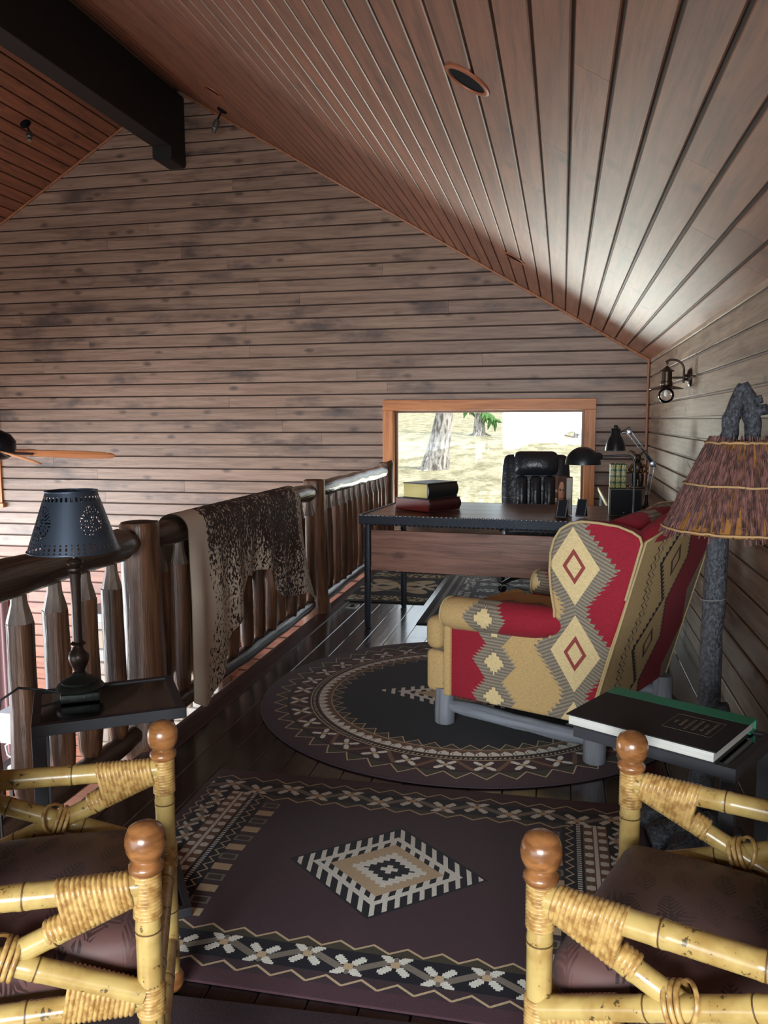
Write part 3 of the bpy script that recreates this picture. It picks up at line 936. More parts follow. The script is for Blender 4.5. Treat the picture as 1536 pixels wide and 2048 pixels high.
def bamboo_chair(label, far, near, side, depth=0.47):
    """far/near: plan points of the two front posts; local x = chair front, y from near post to far post"""
    far, near = Vector((*far, 0)), Vector((*near, 0))
    ey = (far - near); Wd = ey.length; ey.normalize()
    ex = Vector((ey.y, -ey.x, 0)) if side == 'L' else Vector((-ey.y, ey.x, 0))   # facing direction
    sg = 1
    M4 = Matrix(((ex.x, ey.x, 0, near.x), (ex.y, ey.y, 0, near.y), (0, 0, 1, 0.0092), (0, 0, 0, 1)))
    t = thing('bamboo_armchair', label, 'chair', mat=M4)
    HT, ZA, ZL, ZS = 0.592, 0.568, 0.350, 0.355
    r = 0.023
    for yy in (0.0, Wd):
        bamboo(t, (0, yy, 0.045), (0, yy, HT), r, (0.30, 0.52, 0.80), 'front_post')
        q = B(); q.lathe([(r * 0.9, HT - 0.004), (0.026, HT), (0.0315, HT + 0.008), (0.031, HT + 0.016), (0.024, HT + 0.022), (0.0225, HT + 0.025), (0.029, HT + 0.030), (0.0345, HT + 0.042), (0.0365, HT + 0.056), (0.0350, HT + 0.070), (0.029, HT + 0.083), (0.016, HT + 0.091), (0.002, HT + 0.093)], (0, yy, 0), 26)
        q.obj('finial', M_fin, t, smooth=60)
        q = B(); q.lathe([(0.012, 0.0), (0.026, 0.006), (0.033, 0.022), (0.032, 0.036), (0.026, 0.048), (0.021, 0.054)], (0, yy, 0), 22)
        q.obj('ball_foot', M_fin, t, smooth=60)
        bamboo(t, (-depth, yy, 0.0), (-depth - 0.05, yy, 0.95), r, (0.2, 0.5, 0.78), 'rear_post')
        # arm rail, lower rail, crossed braces
        bamboo(t, (0, yy, ZA), (-depth - 0.02, yy, ZA + 0.005), r, (0.42, 0.74), 'arm_rail')
        bamboo(t, (0, yy, ZL), (-depth, yy, ZL), r * 0.97, (0.45, 0.8), 'side_rail')
        bamboo(t, (-0.01, yy, ZA - 0.012), (-depth + 0.01, yy, ZL + 0.02), r * 0.9, (0.33, 0.72), 'brace')
        yo = r * 0.75 * (1 if yy > 0.1 else -1)
        bamboo(t, (-0.01, yy + yo * 0.5, ZL + 0.016), (-depth + 0.01, yy + yo * 0.5, ZA - 0.02), r * 0.9, (0.40, 0.76), 'brace')
        d1 = Vector((-1, 0, 0)); d2 = Vector((-depth, 0, ZL + 0.02 - ZA)).normalized()
        wrap2(t, (0, yy, ZA), d1, d2, 0.026, 0.150, r + 0.0012)
        wrap1(t, Vector((0, yy, ZA)) + d2 * 0.150, Vector((0, yy, ZA)) + d2 * 0.185, r * 0.9 + 0.001)
        d3 = Vector((-depth, 0, ZA - ZL - 0.02)).normalized()
        wrap2(t, (0, yy, ZL), d1, d3, 0.026, 0.150, r + 0.0012)
        wrap1(t, (0, yy, ZA - 0.060), (0, yy, HT), r + 0.0008, 0.0065)
        wrap1(t, (0, yy, ZL - 0.03), (0, yy, ZL + 0.03), r + 0.0008, 0.0065)
        tie(t, (-depth / 2 + 0.0, yy, (ZA + ZL) / 2), (-0.85, 0, 0.3), r * 1.45)
    # seat frame and cross pieces
    bamboo(t, (0, 0, ZS - 0.02), (0, Wd, ZS - 0.02), r * 0.9, (0.22, 0.80), 'seat_rail')
    bamboo(t, (-depth, 0, ZS - 0.02), (-depth, Wd, ZS - 0.02), r * 0.9, (0.3, 0.7), 'seat_rail')
    bamboo(t, (0, 0, 0.13), (0, Wd, 0.13), r * 0.8, (0.3, 0.7), 'stretcher')
    bamboo(t, (-depth - 0.045, 0, 0.90), (-depth - 0.045, Wd, 0.90), r, (0.3, 0.7), 'back_rail')
    bamboo(t, (-depth - 0.02, 0, 0.62), (-depth - 0.02, Wd, 0.62), r, (0.3, 0.7), 'back_rail')
    wrap1(t, (0, Wd - 0.055, ZS - 0.02), (0, Wd - 0.026, ZS - 0.02), r * 0.9 + 0.001)
    wrap1(t, (0, 0.026, ZS - 0.02), (0, 0.055, ZS - 0.02), r * 0.9 + 0.001)
    q = B(); q.box((-depth / 2, Wd / 2, ZS - 0.005), (depth - 0.04, Wd - 0.05, 0.02)); q.obj('seat_deck', M_node, t, smooth=0)
    q = B(); q.rbox((-depth / 2 + 0.015, Wd / 2, ZS + 0.045), (depth - 0.03, Wd - 0.055, 0.10), 0.045, 4, puff=(0, 0, 0.035), inner=10)
    q.obj('seat_cushion', M_damask, t, smooth=180)
    q = B(); q.rbox((0, 0, 0), (0.10, Wd - 0.06, 0.46), 0.045, 4, puff=(0.03, 0, 0), inner=6)
    bc = q.obj('back_cushion', M_damask, t, smooth=180); bc.location = (-depth + 0.05, Wd / 2, 0.70); bc.rotation_euler = (0, -0.08, 0)
    return t
bamboo_chair('bamboo armchair by the lamp table, brown fern cushion', (-0.915, 1.725), (-0.711, 1.264), 'L')
bamboo_chair('bamboo armchair by the big-book table, brown fern cushion', (0.170, 1.880), (-0.021, 1.374), 'R')

# ------------------------------------------------------------------ kilim wing chair
C_TAN, C_CRM, C_RED = srgb(196, 164, 112), srgb(222, 198, 148), srgb(150, 34, 50)
C_G1, C_G2, C_BLK, C_RB = srgb(150, 139, 120), srgb(118, 108, 96), srgb(34, 28, 28), srgb(148, 70, 66)
def weave(g, col, s=420.0):
    x, y, z = g.coord('Object')
    n = g.noise(g.vec(x, y, z * 0.25), s, 2.0)
    n2 = g.noise(g.vec(x * 0.2, y * 0.2, z), s * 0.7, 2.0)
    return g.mul(col, (n + n2 - 1.0) * 0.55 + 1.0), n
def kilim(name, axes, cs=0.29, cb=0.665, zb=0.453, flip=False, zs=0.34, only_small=False, tan_all=False):
    g = G(name)
    co = g.coord('Object')
    x, y = co[axes[0]], co[axes[1]]
    if flip: x = 2 * cs - x
    saw = (y / 0.021).fr()
    step = (y / 0.021).fl() * 0.021
    # big diamonds
    P = 0.36
    yb = abs(((y - zb) / P + 0.5).fr() - 0.5) * P
    dx = abs(x - cb)
    outer = dx < (g.m('MAXIMUM', 0.168 - yb * 0.78, 0.045) + saw * 0.024)
    d = dx / 0.108 + yb / 0.160
    cream = d < 1.0
    ring = (d > 0.30) & (d < 0.46)
    # small stepped diamonds
    Ps = 0.157
    sy = (y / 0.014).fl() * 0.014
    ys = abs(((sy - zs) / Ps + 0.5).fr() - 0.5) * Ps
    dxs = abs(x - cs)
    so = dxs < (g.m('MAXIMUM', 0.100 - ys * 0.85, 0.030) + (y / 0.014).fr() * 0.016)
    sc = dxs < (0.052 - ys * 1.05)
    scl = dxs < (0.058 - ys * 1.05)
    col = g.mix((x > cs) & (x < cb), C_RED, C_TAN)
    if tan_all: col = g.mix(x > cs + 0.5, C_TAN, C_RED)
    gstripe = g.mix(((y + dx * 0.5) / 0.016).fr() < 0.5, C_G1, C_G2)
    if not only_small:
        col = g.mix(outer, col, gstripe)
        col = g.mix(cream, col, C_CRM)
        col = g.mix(ring, col, C_RB)
    gst = g.mix((y / 0.014).fr() < 0.5, C_G1, C_G2)
    col = g.mix(so, col, gst)
    col = g.mix(scl, col, C_G2)
    col = g.mix(sc, col, C_CRM)
    col, n = weave(g, col)
    return g.out(col, 0.85, 0.0, n, 0.25, 0.001, 0.25, 0.0, 0.03)
K_side = kilim('kilim_side', (0, 2))
K_arm = kilim('kilim_arm', (0, 2), flip=True, cs=0.265, cb=0.95, zs=0.54)
K_arm2 = kilim('kilim_far_arm', (0, 2), cs=0.05, cb=0.02, zs=0.54)
K_wing = kilim('kilim_far_wing', (0, 2), cb=0.70, zb=0.80)
K_seat = kilim('kilim_seat', (1, 0), cs=0.36, cb=0.95, zs=0.25, tan_all=True)
K_front = kilim('kilim_front', (1, 2), cs=0.10, cb=0.56, zb=0.30, tan_all=True)
K_crest = kilim('kilim_crest', (1, 2), cs=0.36, cb=-0.9, zs=0.93)
# back panel: tan with black serrated line, outlined diamonds and a red band
g = G('kilim_back')
x, w, z = g.coord('Object')
P = 0.375
zz = abs(((z - 0.43) / P + 0.5).fr() - 0.5) * P
step = (z / 0.02).fl() * 0.02
zs_ = abs(((step - 0.43) / P + 0.5).fr() - 0.5) * P
tooth = (z / 0.020).fr() * 0.022
line = 0.20 + zs_ * 0.95
redl = 0.53 - zz * 0.55
col = g.mix((w > redl + tooth) & (w < 0.83 - zz * 0.6 + tooth), srgb(196, 166, 116), C_RED)
col = g.mix(abs(w - line - 0.012) < (tooth * 0.5 + 0.010), col, C_BLK)
col = g.mix(abs(w - redl - tooth) < 0.008, col, C_BLK)
d = abs(w - 0.385) / 0.055 + zz / 0.075
col = g.mix((d > 0.62) & (d < 1.0), col, srgb(86, 56, 50))
z2 = abs(w - 0.13 - g.tri(z / 0.035) * 0.03 - zz * 0.3) < 0.006
z3 = abs(w - 0.09 - g.tri(z / 0.035) * 0.03 - zz * 0.3) < 0.005
col = g.mix(z2, col, C_G2); col = g.mix(z3, col, C_BLK)
col = g.mix(w > (0.84 - zz * 0.6 + tooth), col, C_G1)
col, n = weave(g, col)
K_back = g.out(col, 0.85, 0.0, n, 0.25, 0.001, 0.25, 0.0, 0.03)
M_pipe = plain('tan_piping', srgb(190, 168, 124), 0.85, 0, 300, 0.2)
M_greylog = wood('weathered_blue_grey_log', srgb(142, 148, 158), srgb(104, 106, 114), 'z', kind='Object', rough=0.6, knots=0.3, stain=0.2, stain_col=srgb(120, 98, 80), var=0.1)
M_greylog_x = wood('weathered_blue_grey_stretcher', srgb(142, 148, 158), srgb(104, 106, 114), 'x', kind='Object', rough=0.6, knots=0.3, stain=0.2, stain_col=srgb(120, 98, 80), var=0.1)

A_ = Vector((-0.515, 3.634, 0.0100)); eu = Vector((0.652, -0.318, 0)).normalized(); ew = Vector((-eu.y, eu.x, 0))
wc = thing('wing_chair', 'wing armchair in red, tan and grey kilim fabric on log legs', 'armchair', mat=Matrix(((eu.x, ew.x, 0, A_.x), (eu.y, ew.y, 0, A_.y), (0, 0, 1, A_.z), (0, 0, 0, 1))))
WW = 0.82
def back_u(z): return 0.725 + 0.275 * (z - 0.17)
OUT = [(0.045, 0.150), (0.69, 0.165), (0.722, 0.18)]
OUT += [(back_u(z), z) for z in (0.30, 0.5, 0.7, 0.85, 0.925)]
OUT += [(0.925, 0.950), (0.895, 0.968), (0.84, 0.985), (0.77, 0.996), (0.70, 0.997), (0.65, 0.985), (0.61, 0.960), (0.580, 0.915), (0.563, 0.86), (0.556, 0.78), (0.560, 0.70), (0.572, 0.62), (0.570, 0.55), (0.55, 0.50), (0.30, 0.49), (0.05, 0.485)]
def side_part(name, w0, w1, mat, flare):
    q = B(); q.prism(OUT, (0, w0, 0), (1, 0, 0), (0, 0, 1), (0, w1 - w0, 0))
    # flare the wing outward a little
    q.v = [(a, bb + flare * max(0, c - 0.55) * 0.10 * (1 if a < 0.8 else 0.5), c) for a, bb, c in q.v]
    o = q.obj(name, mat, wc, smooth=50, bevel=0.016, bseg=3)
    return o
s1 = side_part('side_panel', -0.035, 0.055, K_side, -1)
s2 = side_part('side_panel', WW - 0.055, WW + 0.035, K_wing, 1)
for (w0, par) in ((-0.040, s1), (WW + 0.040, s2)):
    q = B()
    pts = [(a, w0 - (0.10 * max(0, c - 0.55) * (1 if a < 0.8 else 0.5)) * (1 if w0 < 0 else -1) + (0.008 if w0 < 0 else -0.008), c) for a, c in OUT[5:22]]
    q.tube(pts, 0.0055, 7)
    q.obj('piping', M_pipe, par, smooth=60)
# rolled arms
for sgn, w_ in ((-1, 0.0), (1, WW)):
    q = B()
    pts, rr = [], []
    for i in range(15):
        t = i / 14
        u = 0.042 + 0.555 * t
        k = max(0, t - 0.72) / 0.28; pts.append((u, w_ + sgn * (0.012 + 0.006 * t - 0.050 * k * k), 0.532 + 0.028 * t)); rr.append(0.078 - 0.004 * t - 0.022 * k * k)
    rr[0] = 0.070
    q.tube(pts, rr, 24, squash=0.94)
    ar = q.obj('arm', K_arm if sgn < 0 else K_arm2, wc, smooth=50)
    q = B()
    c0 = Vector(pts[0]) + Vector((-0.001, 0, 0))
    q.tube([c0 + Vector((0, math.cos(a), math.sin(a) * 0.94)) * 0.074 for a in [2 * PI * k / 30 for k in range(30)]], 0.005, 6, closed=True)
    q.obj('piping', M_pipe, ar, smooth=60)
    q = B(); q.rbox((0.052, w_ + sgn * 0.0, 0.32), (0.04, 0.10, 0.34), 0.015, 3); q.obj('arm_front', K_front, wc, smooth=50)
# base, cushion, inner back, outer back
q = B(); q.rbox((0.28, WW / 2, 0.245), (0.73, WW - 0.02, 0.19), 0.028, 3); q.obj('seat_base', K_front, wc, smooth=50)
q = B(); q.rbox((-0.035, WW / 2, 0.245), (0.10, WW + 0.04, 0.20), 0.03, 3); q.obj('front_rail', K_front, wc, smooth=50)
q = B(); q.rbox((0.27, WW / 2, 0.415), (0.70, WW - 0.12, 0.15), 0.05, 4, puff=(0, 0, 0.03), inner=6)
q.obj('seat_cushion', K_seat, wc, smooth=180)
q = B(); q.rbox((-0.055, WW / 2, 0.415), (0.09, WW + 0.02, 0.15), 0.04, 4, puff=(0.01, 0, 0.01), inner=6)
q.obj('cushion_front', K_seat, wc, smooth=180)
q = B()
rot = Matrix.Rotation(0.27, 3, 'Y')
q.rbox((0.72, WW / 2, 0.70), (0.15, WW - 0.10, 0.58), 0.06, 4, rot, puff=(0.03, 0, 0.03), inner=5)
q.obj('inner_back', K_crest, wc, smooth=180)
q = B()
def bp(u, v, o=0.0):
    w = -0.030 + (WW + 0.06) * u
    z = 0.165 + (0.765 + 0.055 * math.sin(PI * u)) * v
    e = 4 * u * (1 - u)
    return Vector((back_u(z) + o + 0.012 * e * v, w, z))
q.grid(lambda u, v: bp(u, v, 0.006), 20, 16)
q.grid(lambda u, v: bp(u, v, -0.07), 20, 16, flip=True)
for (fa, fb) in (((lambda t: bp(0, t, 0.006)), (lambda t: bp(0, t, -0.07))), ((lambda t: bp(1, t, 0.006)), (lambda t: bp(1, t, -0.07))), ((lambda t: bp(t, 0, 0.006)), (lambda t: bp(t, 0, -0.07))), ((lambda t: bp(t, 1, 0.006)), (lambda t: bp(t, 1, -0.07)))):
    n_ = 20 if fa(0.5).z in (bp(0.5, 0, 0.006).z, bp(0.5, 1, 0.006).z) else 16
    q.grid(lambda u, v: fa(u) * (1 - v) + fb(u) * v, n_, 1)
ob = q.obj('outer_back', K_back, wc, smooth=40)
q = B(); q.tube([bp(0, t / 14, 0.006) for t in range(15)] + [bp(t / 14, 1, 0.006) for t in range(1, 15)] + [bp(1, 1 - t / 14, 0.006) for t in range(1, 15)], 0.005, 7); q.obj('piping', M_pipe, ob, smooth=60)
q = B(); q.tube([bp(t / 14, 1, -0.035) + Vector((0, 0, -0.012)) for t in range(15)], [0.03 + 0.022 * math.sin(PI * t / 14) for t in range(15)], 16); q.obj('crest_roll', K_crest, wc, smooth=60)
# log legs and stretchers
RW = random.Random(9)
for (u, w) in ((0, 0.02), (0.735, 0.02), (0, WW - 0.02), (0.735, WW - 0.02)):
    q = B(); q.tube([(0, 0, 0), (0, 0, 0.004), (0, 0, 0.06), (0, 0, 0.12), (0, 0, 0.17)], [0.043, 0.047, 0.047, 0.046, 0.045], 16, jit=0.03, rnd=RW)
    lg = q.obj('leg', M_greylog, wc, smooth=50); lg.location = (u, w, 0)
for w in (0.02, WW - 0.02):
    q = B(); q.tube([(0.03 + 0.675 * i / 8, 0, RW.uniform(-.002, .002)) for i in range(9)], [0.026] + [0.033 * RW.uniform(0.95, 1.05) for _ in range(7)] + [0.026], 14, jit=0.02, rnd=RW)
    st = q.obj('stretcher', M_greylog_x, wc, smooth=60); st.location = (0, w, 0.088)

# ------------------------------------------------------------------ twig-shade floor lamp
g = G('rough_dark_bark')
x, y, z = g.coord('Object')
n1 = g.noise(g.vec(x, y, z * 0.7), 120.0, 4.0, 0.7)
n2 = g.noise(g.vec(x, y, z), 22.0, 3.0)
M_bark = g.out(g.mix(g.ramp(n1, 0.4, 0.68), srgb(36, 36, 40), srgb(84, 88, 98)), 0.42, 0.0, n1 * 0.6 + n2, 0.9, 0.012)
g = G('reddish_twigs')
x, y, z = g.coord('Object')
n1 = g.noise(g.vec(x, y, z * 0.15), 90.0, 2.0)
M_twig = g.out(g.mix(g.ramp(n1, 0.35, 0.65), srgb(124, 82, 74), srgb(66, 42, 38)), 0.75, 0.0, None)
M_amber = plain('amber_lining', srgb(150, 100, 44), 0.8, 0, 30, 0.1, var=0.5)
M_twine = plain('twine', srgb(176, 142, 98), 0.85, 0, 400, 0.4)
fl = thing('floor_lamp', 'rustic branch floor lamp with a twig-covered shade', 'floor lamp', (0.47, 2.72, 0))
RF = random.Random(31)
def branch(name, pts, rr, n=14, seg=4, jit=0.07):
    P, Q = [], []
    pts = [Vector(p) for p in pts]
    for i in range(len(pts) - 1):
        for k in range(seg):
            t = k / seg
            P.append(lerp(pts[i], pts[i + 1], t) + Vector((RF.uniform(-.003, .003), RF.uniform(-.003, .003), 0))); Q.append((rr[i] * (1 - t) + rr[i + 1] * t) * RF.uniform(0.95, 1.06))
    P.append(pts[-1]); Q.append(rr[-1])
    q = B(); q.tube(P, Q, n, jit=jit, rnd=RF)
    return q.obj(name, M_bark, fl, smooth=75)
branch('trunk', [(-0.02, 0.02, 0.0), (-0.012, 0.012, 0.10), (-0.002, 0.005, 0.22), (0.006, 0.0, 0.50), (0.010, 0.0, 0.80), (0.018, 0.0, 1.10), (0.032, 0.0, 1.25)], [0.085, 0.062, 0.040, 0.036, 0.034, 0.032, 0.029])
for a, L, zz in ((2.6, 0.20, 0.055), (3.4, 0.17, 0.05), (4.2, 0.20, 0.05), (5.0, 0.17, 0.05), (5.8, 0.15, 0.05), (1.2, 0.14, 0.05)):
    c, s = math.cos(a), math.sin(a)
    branch('root', [(c * 0.02 - 0.015, s * 0.02, 0.11), (c * L * 0.5, s * L * 0.5, zz + 0.012), (c * L, s * L, zz - 0.012)], [0.055, 0.048, 0.040], 12, 4, 0.12)
branch('knot', [(0.03, -0.01, 0.475), (0.062, -0.022, 0.49)], [0.022, 0.017], 10, 2)
branch('handle_branch', [(0.030, -0.01, 1.22), (0.032, -0.012, 1.34), (0.040, -0.012, 1.42), (0.058, -0.010, 1.475), (0.070, -0.008, 1.50)], [0.026, 0.026, 0.025, 0.022, 0.018])
branch('handle_branch', [(0.066, -0.008, 1.508), (0.080, -0.008, 1.47), (0.096, -0.010, 1.42), (0.100, -0.012, 1.36), (0.104, -0.012, 1.22)], [0.018, 0.024, 0.025, 0.025, 0.024])
branch('knot', [(0.105, -0.012, 1.425), (0.135, -0.03, 1.432)], [0.02, 0.016], 10, 2)
branch('knot', [(0.10, -0.012, 1.455), (0.122, -0.02, 1.462)], [0.016, 0.012], 10, 2)
SCx, SCy, SZ0, SZ1, SR0, SR1 = 0.085, -0.02, 1.060, 1.335, 0.235, 0.108
q = B()
q.lathe([(SR0 - 0.006, SZ0), (SR1 - 0.006, SZ1)], (SCx, SCy, 0), 48, cap=False); q.lathe([(SR1 - 0.008, SZ1), (SR0 - 0.008, SZ0)], (SCx, SCy, 0), 48, cap=False)
shd = q.obj('shade_lining', M_amber, fl, smooth=60)
q = B()
for i in range(680):
    a = RF.uniform(0, 2 * PI)
    t0 = RF.uniform(-0.07, 0.25) if RF.random() < 0.75 else RF.uniform(0.2, 0.5)
    t1 = t0 + RF.uniform(0.5, 0.95); t1 = min(t1, 1.05)
    da = RF.uniform(-0.07, 0.07)
    pts = []
    for k in range(5):
        t = t0 + (t1 - t0) * k / 4
        aa = a + da * k / 4 + RF.uniform(-0.02, 0.02)
        r = SR0 + (SR1 - SR0) * t + RF.uniform(-0.001, 0.007)
        pts.append((SCx + r * math.cos(aa), SCy + r * math.sin(aa), SZ0 + (SZ1 - SZ0) * t))
    r0 = RF.uniform(0.0016, 0.0032)
    q.tube(pts, [r0, r0, r0 * 0.9, r0 * 0.8, r0 * 0.6], 5, cap=False)
for i in range(60):
    a = RF.uniform(0, 2 * PI); t = RF.uniform(0.02, 0.8)
    r = SR0 + (SR1 - SR0) * t + 0.005
    p = Vector((SCx + r * math.cos(a), SCy + r * math.sin(a), SZ0 + (SZ1 - SZ0) * t))
    o_ = Vector((math.cos(a), math.sin(a), 0)); s_ = Vector((-math.sin(a), math.cos(a), 0))
    q.tube([p, p + o_ * 0.008 + s_ * RF.uniform(-.01, .01) + Vector((0, 0, 0.012)), p + o_ * 0.014 + s_ * RF.uniform(-.025, .025) + Vector((0, 0, RF.uniform(-0.01, 0.03)))], [0.0013, 0.0011, 0.0006], 4, cap=False)
tw = q.obj('twig_cover', M_twig, fl, smooth=60); tw['kind'] = 'stuff'
for t in (0.03, 0.52, 0.98):
    q = B()
    pts = []
    for k in range(64):
        a = 2 * PI * k / 64
        r = SR0 + (SR1 - SR0) * t + 0.010 + RF.uniform(-.0015, .0015)
        pts.append((SCx + r * math.cos(a), SCy + r * math.sin(a), SZ0 + (SZ1 - SZ0) * t + RF.uniform(-.002, .002)))
    q.tube(pts, 0.0035, 6, closed=True); q.obj('twine_band', M_twine, fl, smooth=60)
q = B(); q.tube([(0.02 + 0.037 * math.cos(2 * PI * k / 16) - 0.012, 0.037 * math.sin(2 * PI * k / 16), 0.835 + 0.003 * math.cos(2 * PI * k / 16)) for k in range(16)], 0.002, 5, closed=True); q.obj('wire_loop', plain('pale_wire', srgb(170, 170, 170), 0.4, 0.6), fl, smooth=60)

# ------------------------------------------------------------------ rugs
R_PL, R_PL2, R_NAVY = srgb(76, 53, 60), srgb(62, 48, 54), srgb(28, 28, 36)
R_WHT, R_TAN, R_BRN, R_OLV, R_GRY = srgb(220, 220, 210), srgb(190, 168, 136), srgb(116, 88, 68), srgb(66, 60, 48), srgb(122, 114, 104)
def zig(g, a, b, per, amp, y0, w):
    """zigzag line along a around b=y0"""
    return abs(b - y0 - (g.tri(a / per) - 0.5) * 2 * amp) < w
def flower(g, x, y, R):
    x = ((x / 0.006).fl() + 0.5) * 0.006; y = ((y / 0.006).fl() + 0.5) * 0.006
    r2 = x * x + y * y
    c2 = abs((x * x - y * y) / (r2 + 1e-6))
    c4 = abs(2.0 * x * y / (r2 + 1e-6))
    k = g.m('MAXIMUM', c2, 0.0)
    r = g.m('SQRT', r2)
    return (r < (c4 * c4 * 0.95 + 0.14) * R), (r < R * 0.28)
def finish(g, col):
    x, y, z = g.coord('Object')
    n = g.noise(g.vec(x, y, z), 260.0, 2.0)
    n2 = g.noise(g.vec(x * 8, y * 60, z), 4.0, 2.0)
    col = g.mul(col, (n - 0.5) * 0.7 + (n2 - 0.5) * 0.25 + 1.0)
    return g.out(col, 0.95, 0.0, n, 0.5, 0.002, 0.15, 0.0, 0.1)
def meander(g, col, a, b, y0, hw, per):
    """band along a: dark ground, grey ribbon zigzag, white flowers in its bays; zigzag lines each side"""
    inb = abs(b - y0) < hw
    col = g.mix(inb, col, R_NAVY)
    rib = zig(g, a, b, per, hw * 0.70, y0, hw * 0.26) & inb
    col = g.mix(rib, col, R_GRY)
    for k in (0, 1):
        fx = ((a / per + (0.0 if k == 0 else 0.5)).fr() - 0.5) * per
        fy = b - y0 + (hw * 0.30 if k == 0 else -hw * 0.30)
        f, c = flower(g, fx, fy, hw * 1.05)
        ok = inb & (abs(fx) < per * 0.30)
        col = g.mix(f & ok, col, R_WHT)
        col = g.mix(c & ok, col, R_TAN)
    return col
# rectangular rug
g = G('rug_rectangular_weave')
x, y, z = g.coord('Object')
HX, HY = 0.81, 0.598
ax, ay = abs(x), abs(y)
col = g.mix(g.noise(g.vec(x, y, z), 3.0), R_PL, R_PL2)
# short ends
inner_y = ay < 0.52
xe = ax
e1 = (xe > 0.535) & (xe < 0.755) & inner_y
col = g.mix(e1, col, R_NAVY)
# dashes
cell = (y / 0.060).fr(); idn = (y / 0.060).fl()
dash = (abs(xe - 0.505 + (ay - 0.2) * 0.05) < 0.030) & (abs(cell - 0.5) < 0.30) & (ay < 0.36)
alt = ((idn * 0.5).fr() > 0.2)
col = g.mix(dash, col, g.mix(alt, R_TAN, R_GRY))
col = g.mix(dash & (abs(xe - 0.505 + (ay - 0.2) * 0.05) < 0.022) & (abs(cell - 0.5) < 0.2) & alt, col, R_OLV)
col = g.mix(zig(g, y, xe, 0.045, 0.012, 0.560, 0.0035) & inner_y, col, R_TAN)
rope = (abs(xe - 0.590) < 0.007) & ((y / 0.012).fr() < 0.5) & inner_y
col = g.mix(rope, col, R_WHT)
brn = (abs(xe - 0.645) < 0.040) & inner_y
col = g.mix(brn, col, R_BRN)
ty = ((y / 0.048).fr() - 0.5) * 0.048
tx = abs(xe - 0.645)
tref = (abs(ty) < (0.014 - abs(tx - 0.022) * 0.35)) & (tx > 0.010) & (tx < 0.036)
col = g.mix(tref & inner_y, col, R_WHT)
col = g.mix((tx < 0.006) & inner_y, col, R_WHT)
em = g.mix(1.0, col, col)
col2 = meander(g, col, y, xe, 0.722, 0.034, 0.13)
col = g.mix((xe > 0.686) & inner_y, col, col2)
col = g.mix(zig(g, y, xe, 0.05, 0.010, 0.772, 0.0035) & inner_y, col, R_TAN)
# long sides
band = (ay > 0.335)
colL = g.mix(ay < 0.43, g.mix(ay > 0.56, R_PL, R_PL2), R_OLV)
colL = meander(g, R_PL2, x, ay, 0.455, 0.047, 0.235)
colL = g.mix(zig(g, x, ay, 0.092, 0.015, 0.528, 0.0042), colL, R_TAN)
tz = (ay < (0.408)) & (ay > 0.372 + g.tri(x / 0.092) * 0.028)
colL = g.mix(tz, colL, R_OLV)
colL = g.mix(zig(g, x, ay, 0.092, 0.014, 0.386, 0.0040), colL, R_TAN)
fieldmask = (ay > 0.40 - (g.tri(x / 0.075) - 0.5) * 0.0) & (ax < 0.79)
nearfield = zig(g, x, ay, 0.092, 0.014, 0.386, 0.0040) & (ax < 0.56)
trif = (ay > 0.386 + (g.tri(x / 0.092) - 0.5) * 0.028) & (ay < 0.402) & (ax < 0.56)
col = g.mix(trif, col, R_OLV)
col = g.mix(fieldmask & ((ax < 0.53) | (ay > 0.415)), col, colL)
col = g.mix(nearfield, col, R_TAN)
col = g.mix((ax > 0.79) | (ay > 0.545), col, R_PL)
# centre diamond with comb fringe
def comb_diamond(g, col, x, y, a, b, per, outer, inner):
    m = abs(x) / a + abs(y) / b
    teeth = ((x / per + y / per * 0.15).fr() < 0.40)
    col = g.mix(m < 1.0, col, outer)
    col = g.mix((m > 0.74) & (m < 0.96) & teeth, col, R_WHT)
    col = g.mix((m > 0.64) & (m < 0.755), col, R_WHT)
    col = g.mix((m > 0.57) & (m < 0.67) & ((x / per).fr() < 0.5), col, R_NAVY)
    col = g.mix((m > 0.56) & (m < 0.65) & ((x / per).fr() > 0.5), col, R_WHT)
    col = g.mix(m < 0.57, col, inner)
    step = (x / (per * 0.5)).fl() * per * 0.5
    m2 = abs(step) / a + abs(y) / b
    col = g.mix(m2 < 0.38, col, R_WHT)
    col = g.mix(m2 < 0.24, col, R_NAVY)
    col = g.mix(m2 < 0.09, col, R_WHT)
    return col
col = comb_diamond(g, col, x, y, 0.318, 0.265, 0.036, R_NAVY, R_TAN)
M_rug1 = finish(g, col)
def rug_rect(label, cx, cy, hx, hy, mat, rot=0.0, th=0.008, cat='rug', lift=0.0):
    q = B(); q.cbox((0, 0, th / 2 + lift), (2 * hx, 2 * hy, th), 0.003)
    o = q.obj('rug', mat, smooth=30); o.location = (cx, cy, 0.0005); o.rotation_euler = (0, 0, rot)
    return tag(o, label, cat)
rug_rect('rectangular plum rug with a cream hooked diamond and flowered border', -0.51, 2.367, HX, HY, M_rug1)
# round rug
g = G('rug_round_weave')
x, y, z = g.coord('Object')
r = g.m('SQRT', x * x + y * y)
th = g.m('ARCTAN2', y, x) / (2 * PI) + 0.5
col = g.mix(g.noise(g.vec(x, y, z), 3.0), R_PL, R_PL2)
tr = g.tri(th * 52.0)
tri_o = r < (0.917 + (1.0 - tr) * 0.062)
col = g.mix(tri_o, col, R_OLV)
col = g.mix(abs(r - 0.917 - (1.0 - tr) * 0.062) < 0.0045, col, R_TAN)
col = g.mix(r < 0.915, col, R_NAVY)
col = g.mix(r < 0.908, col, srgb(66, 42, 42))
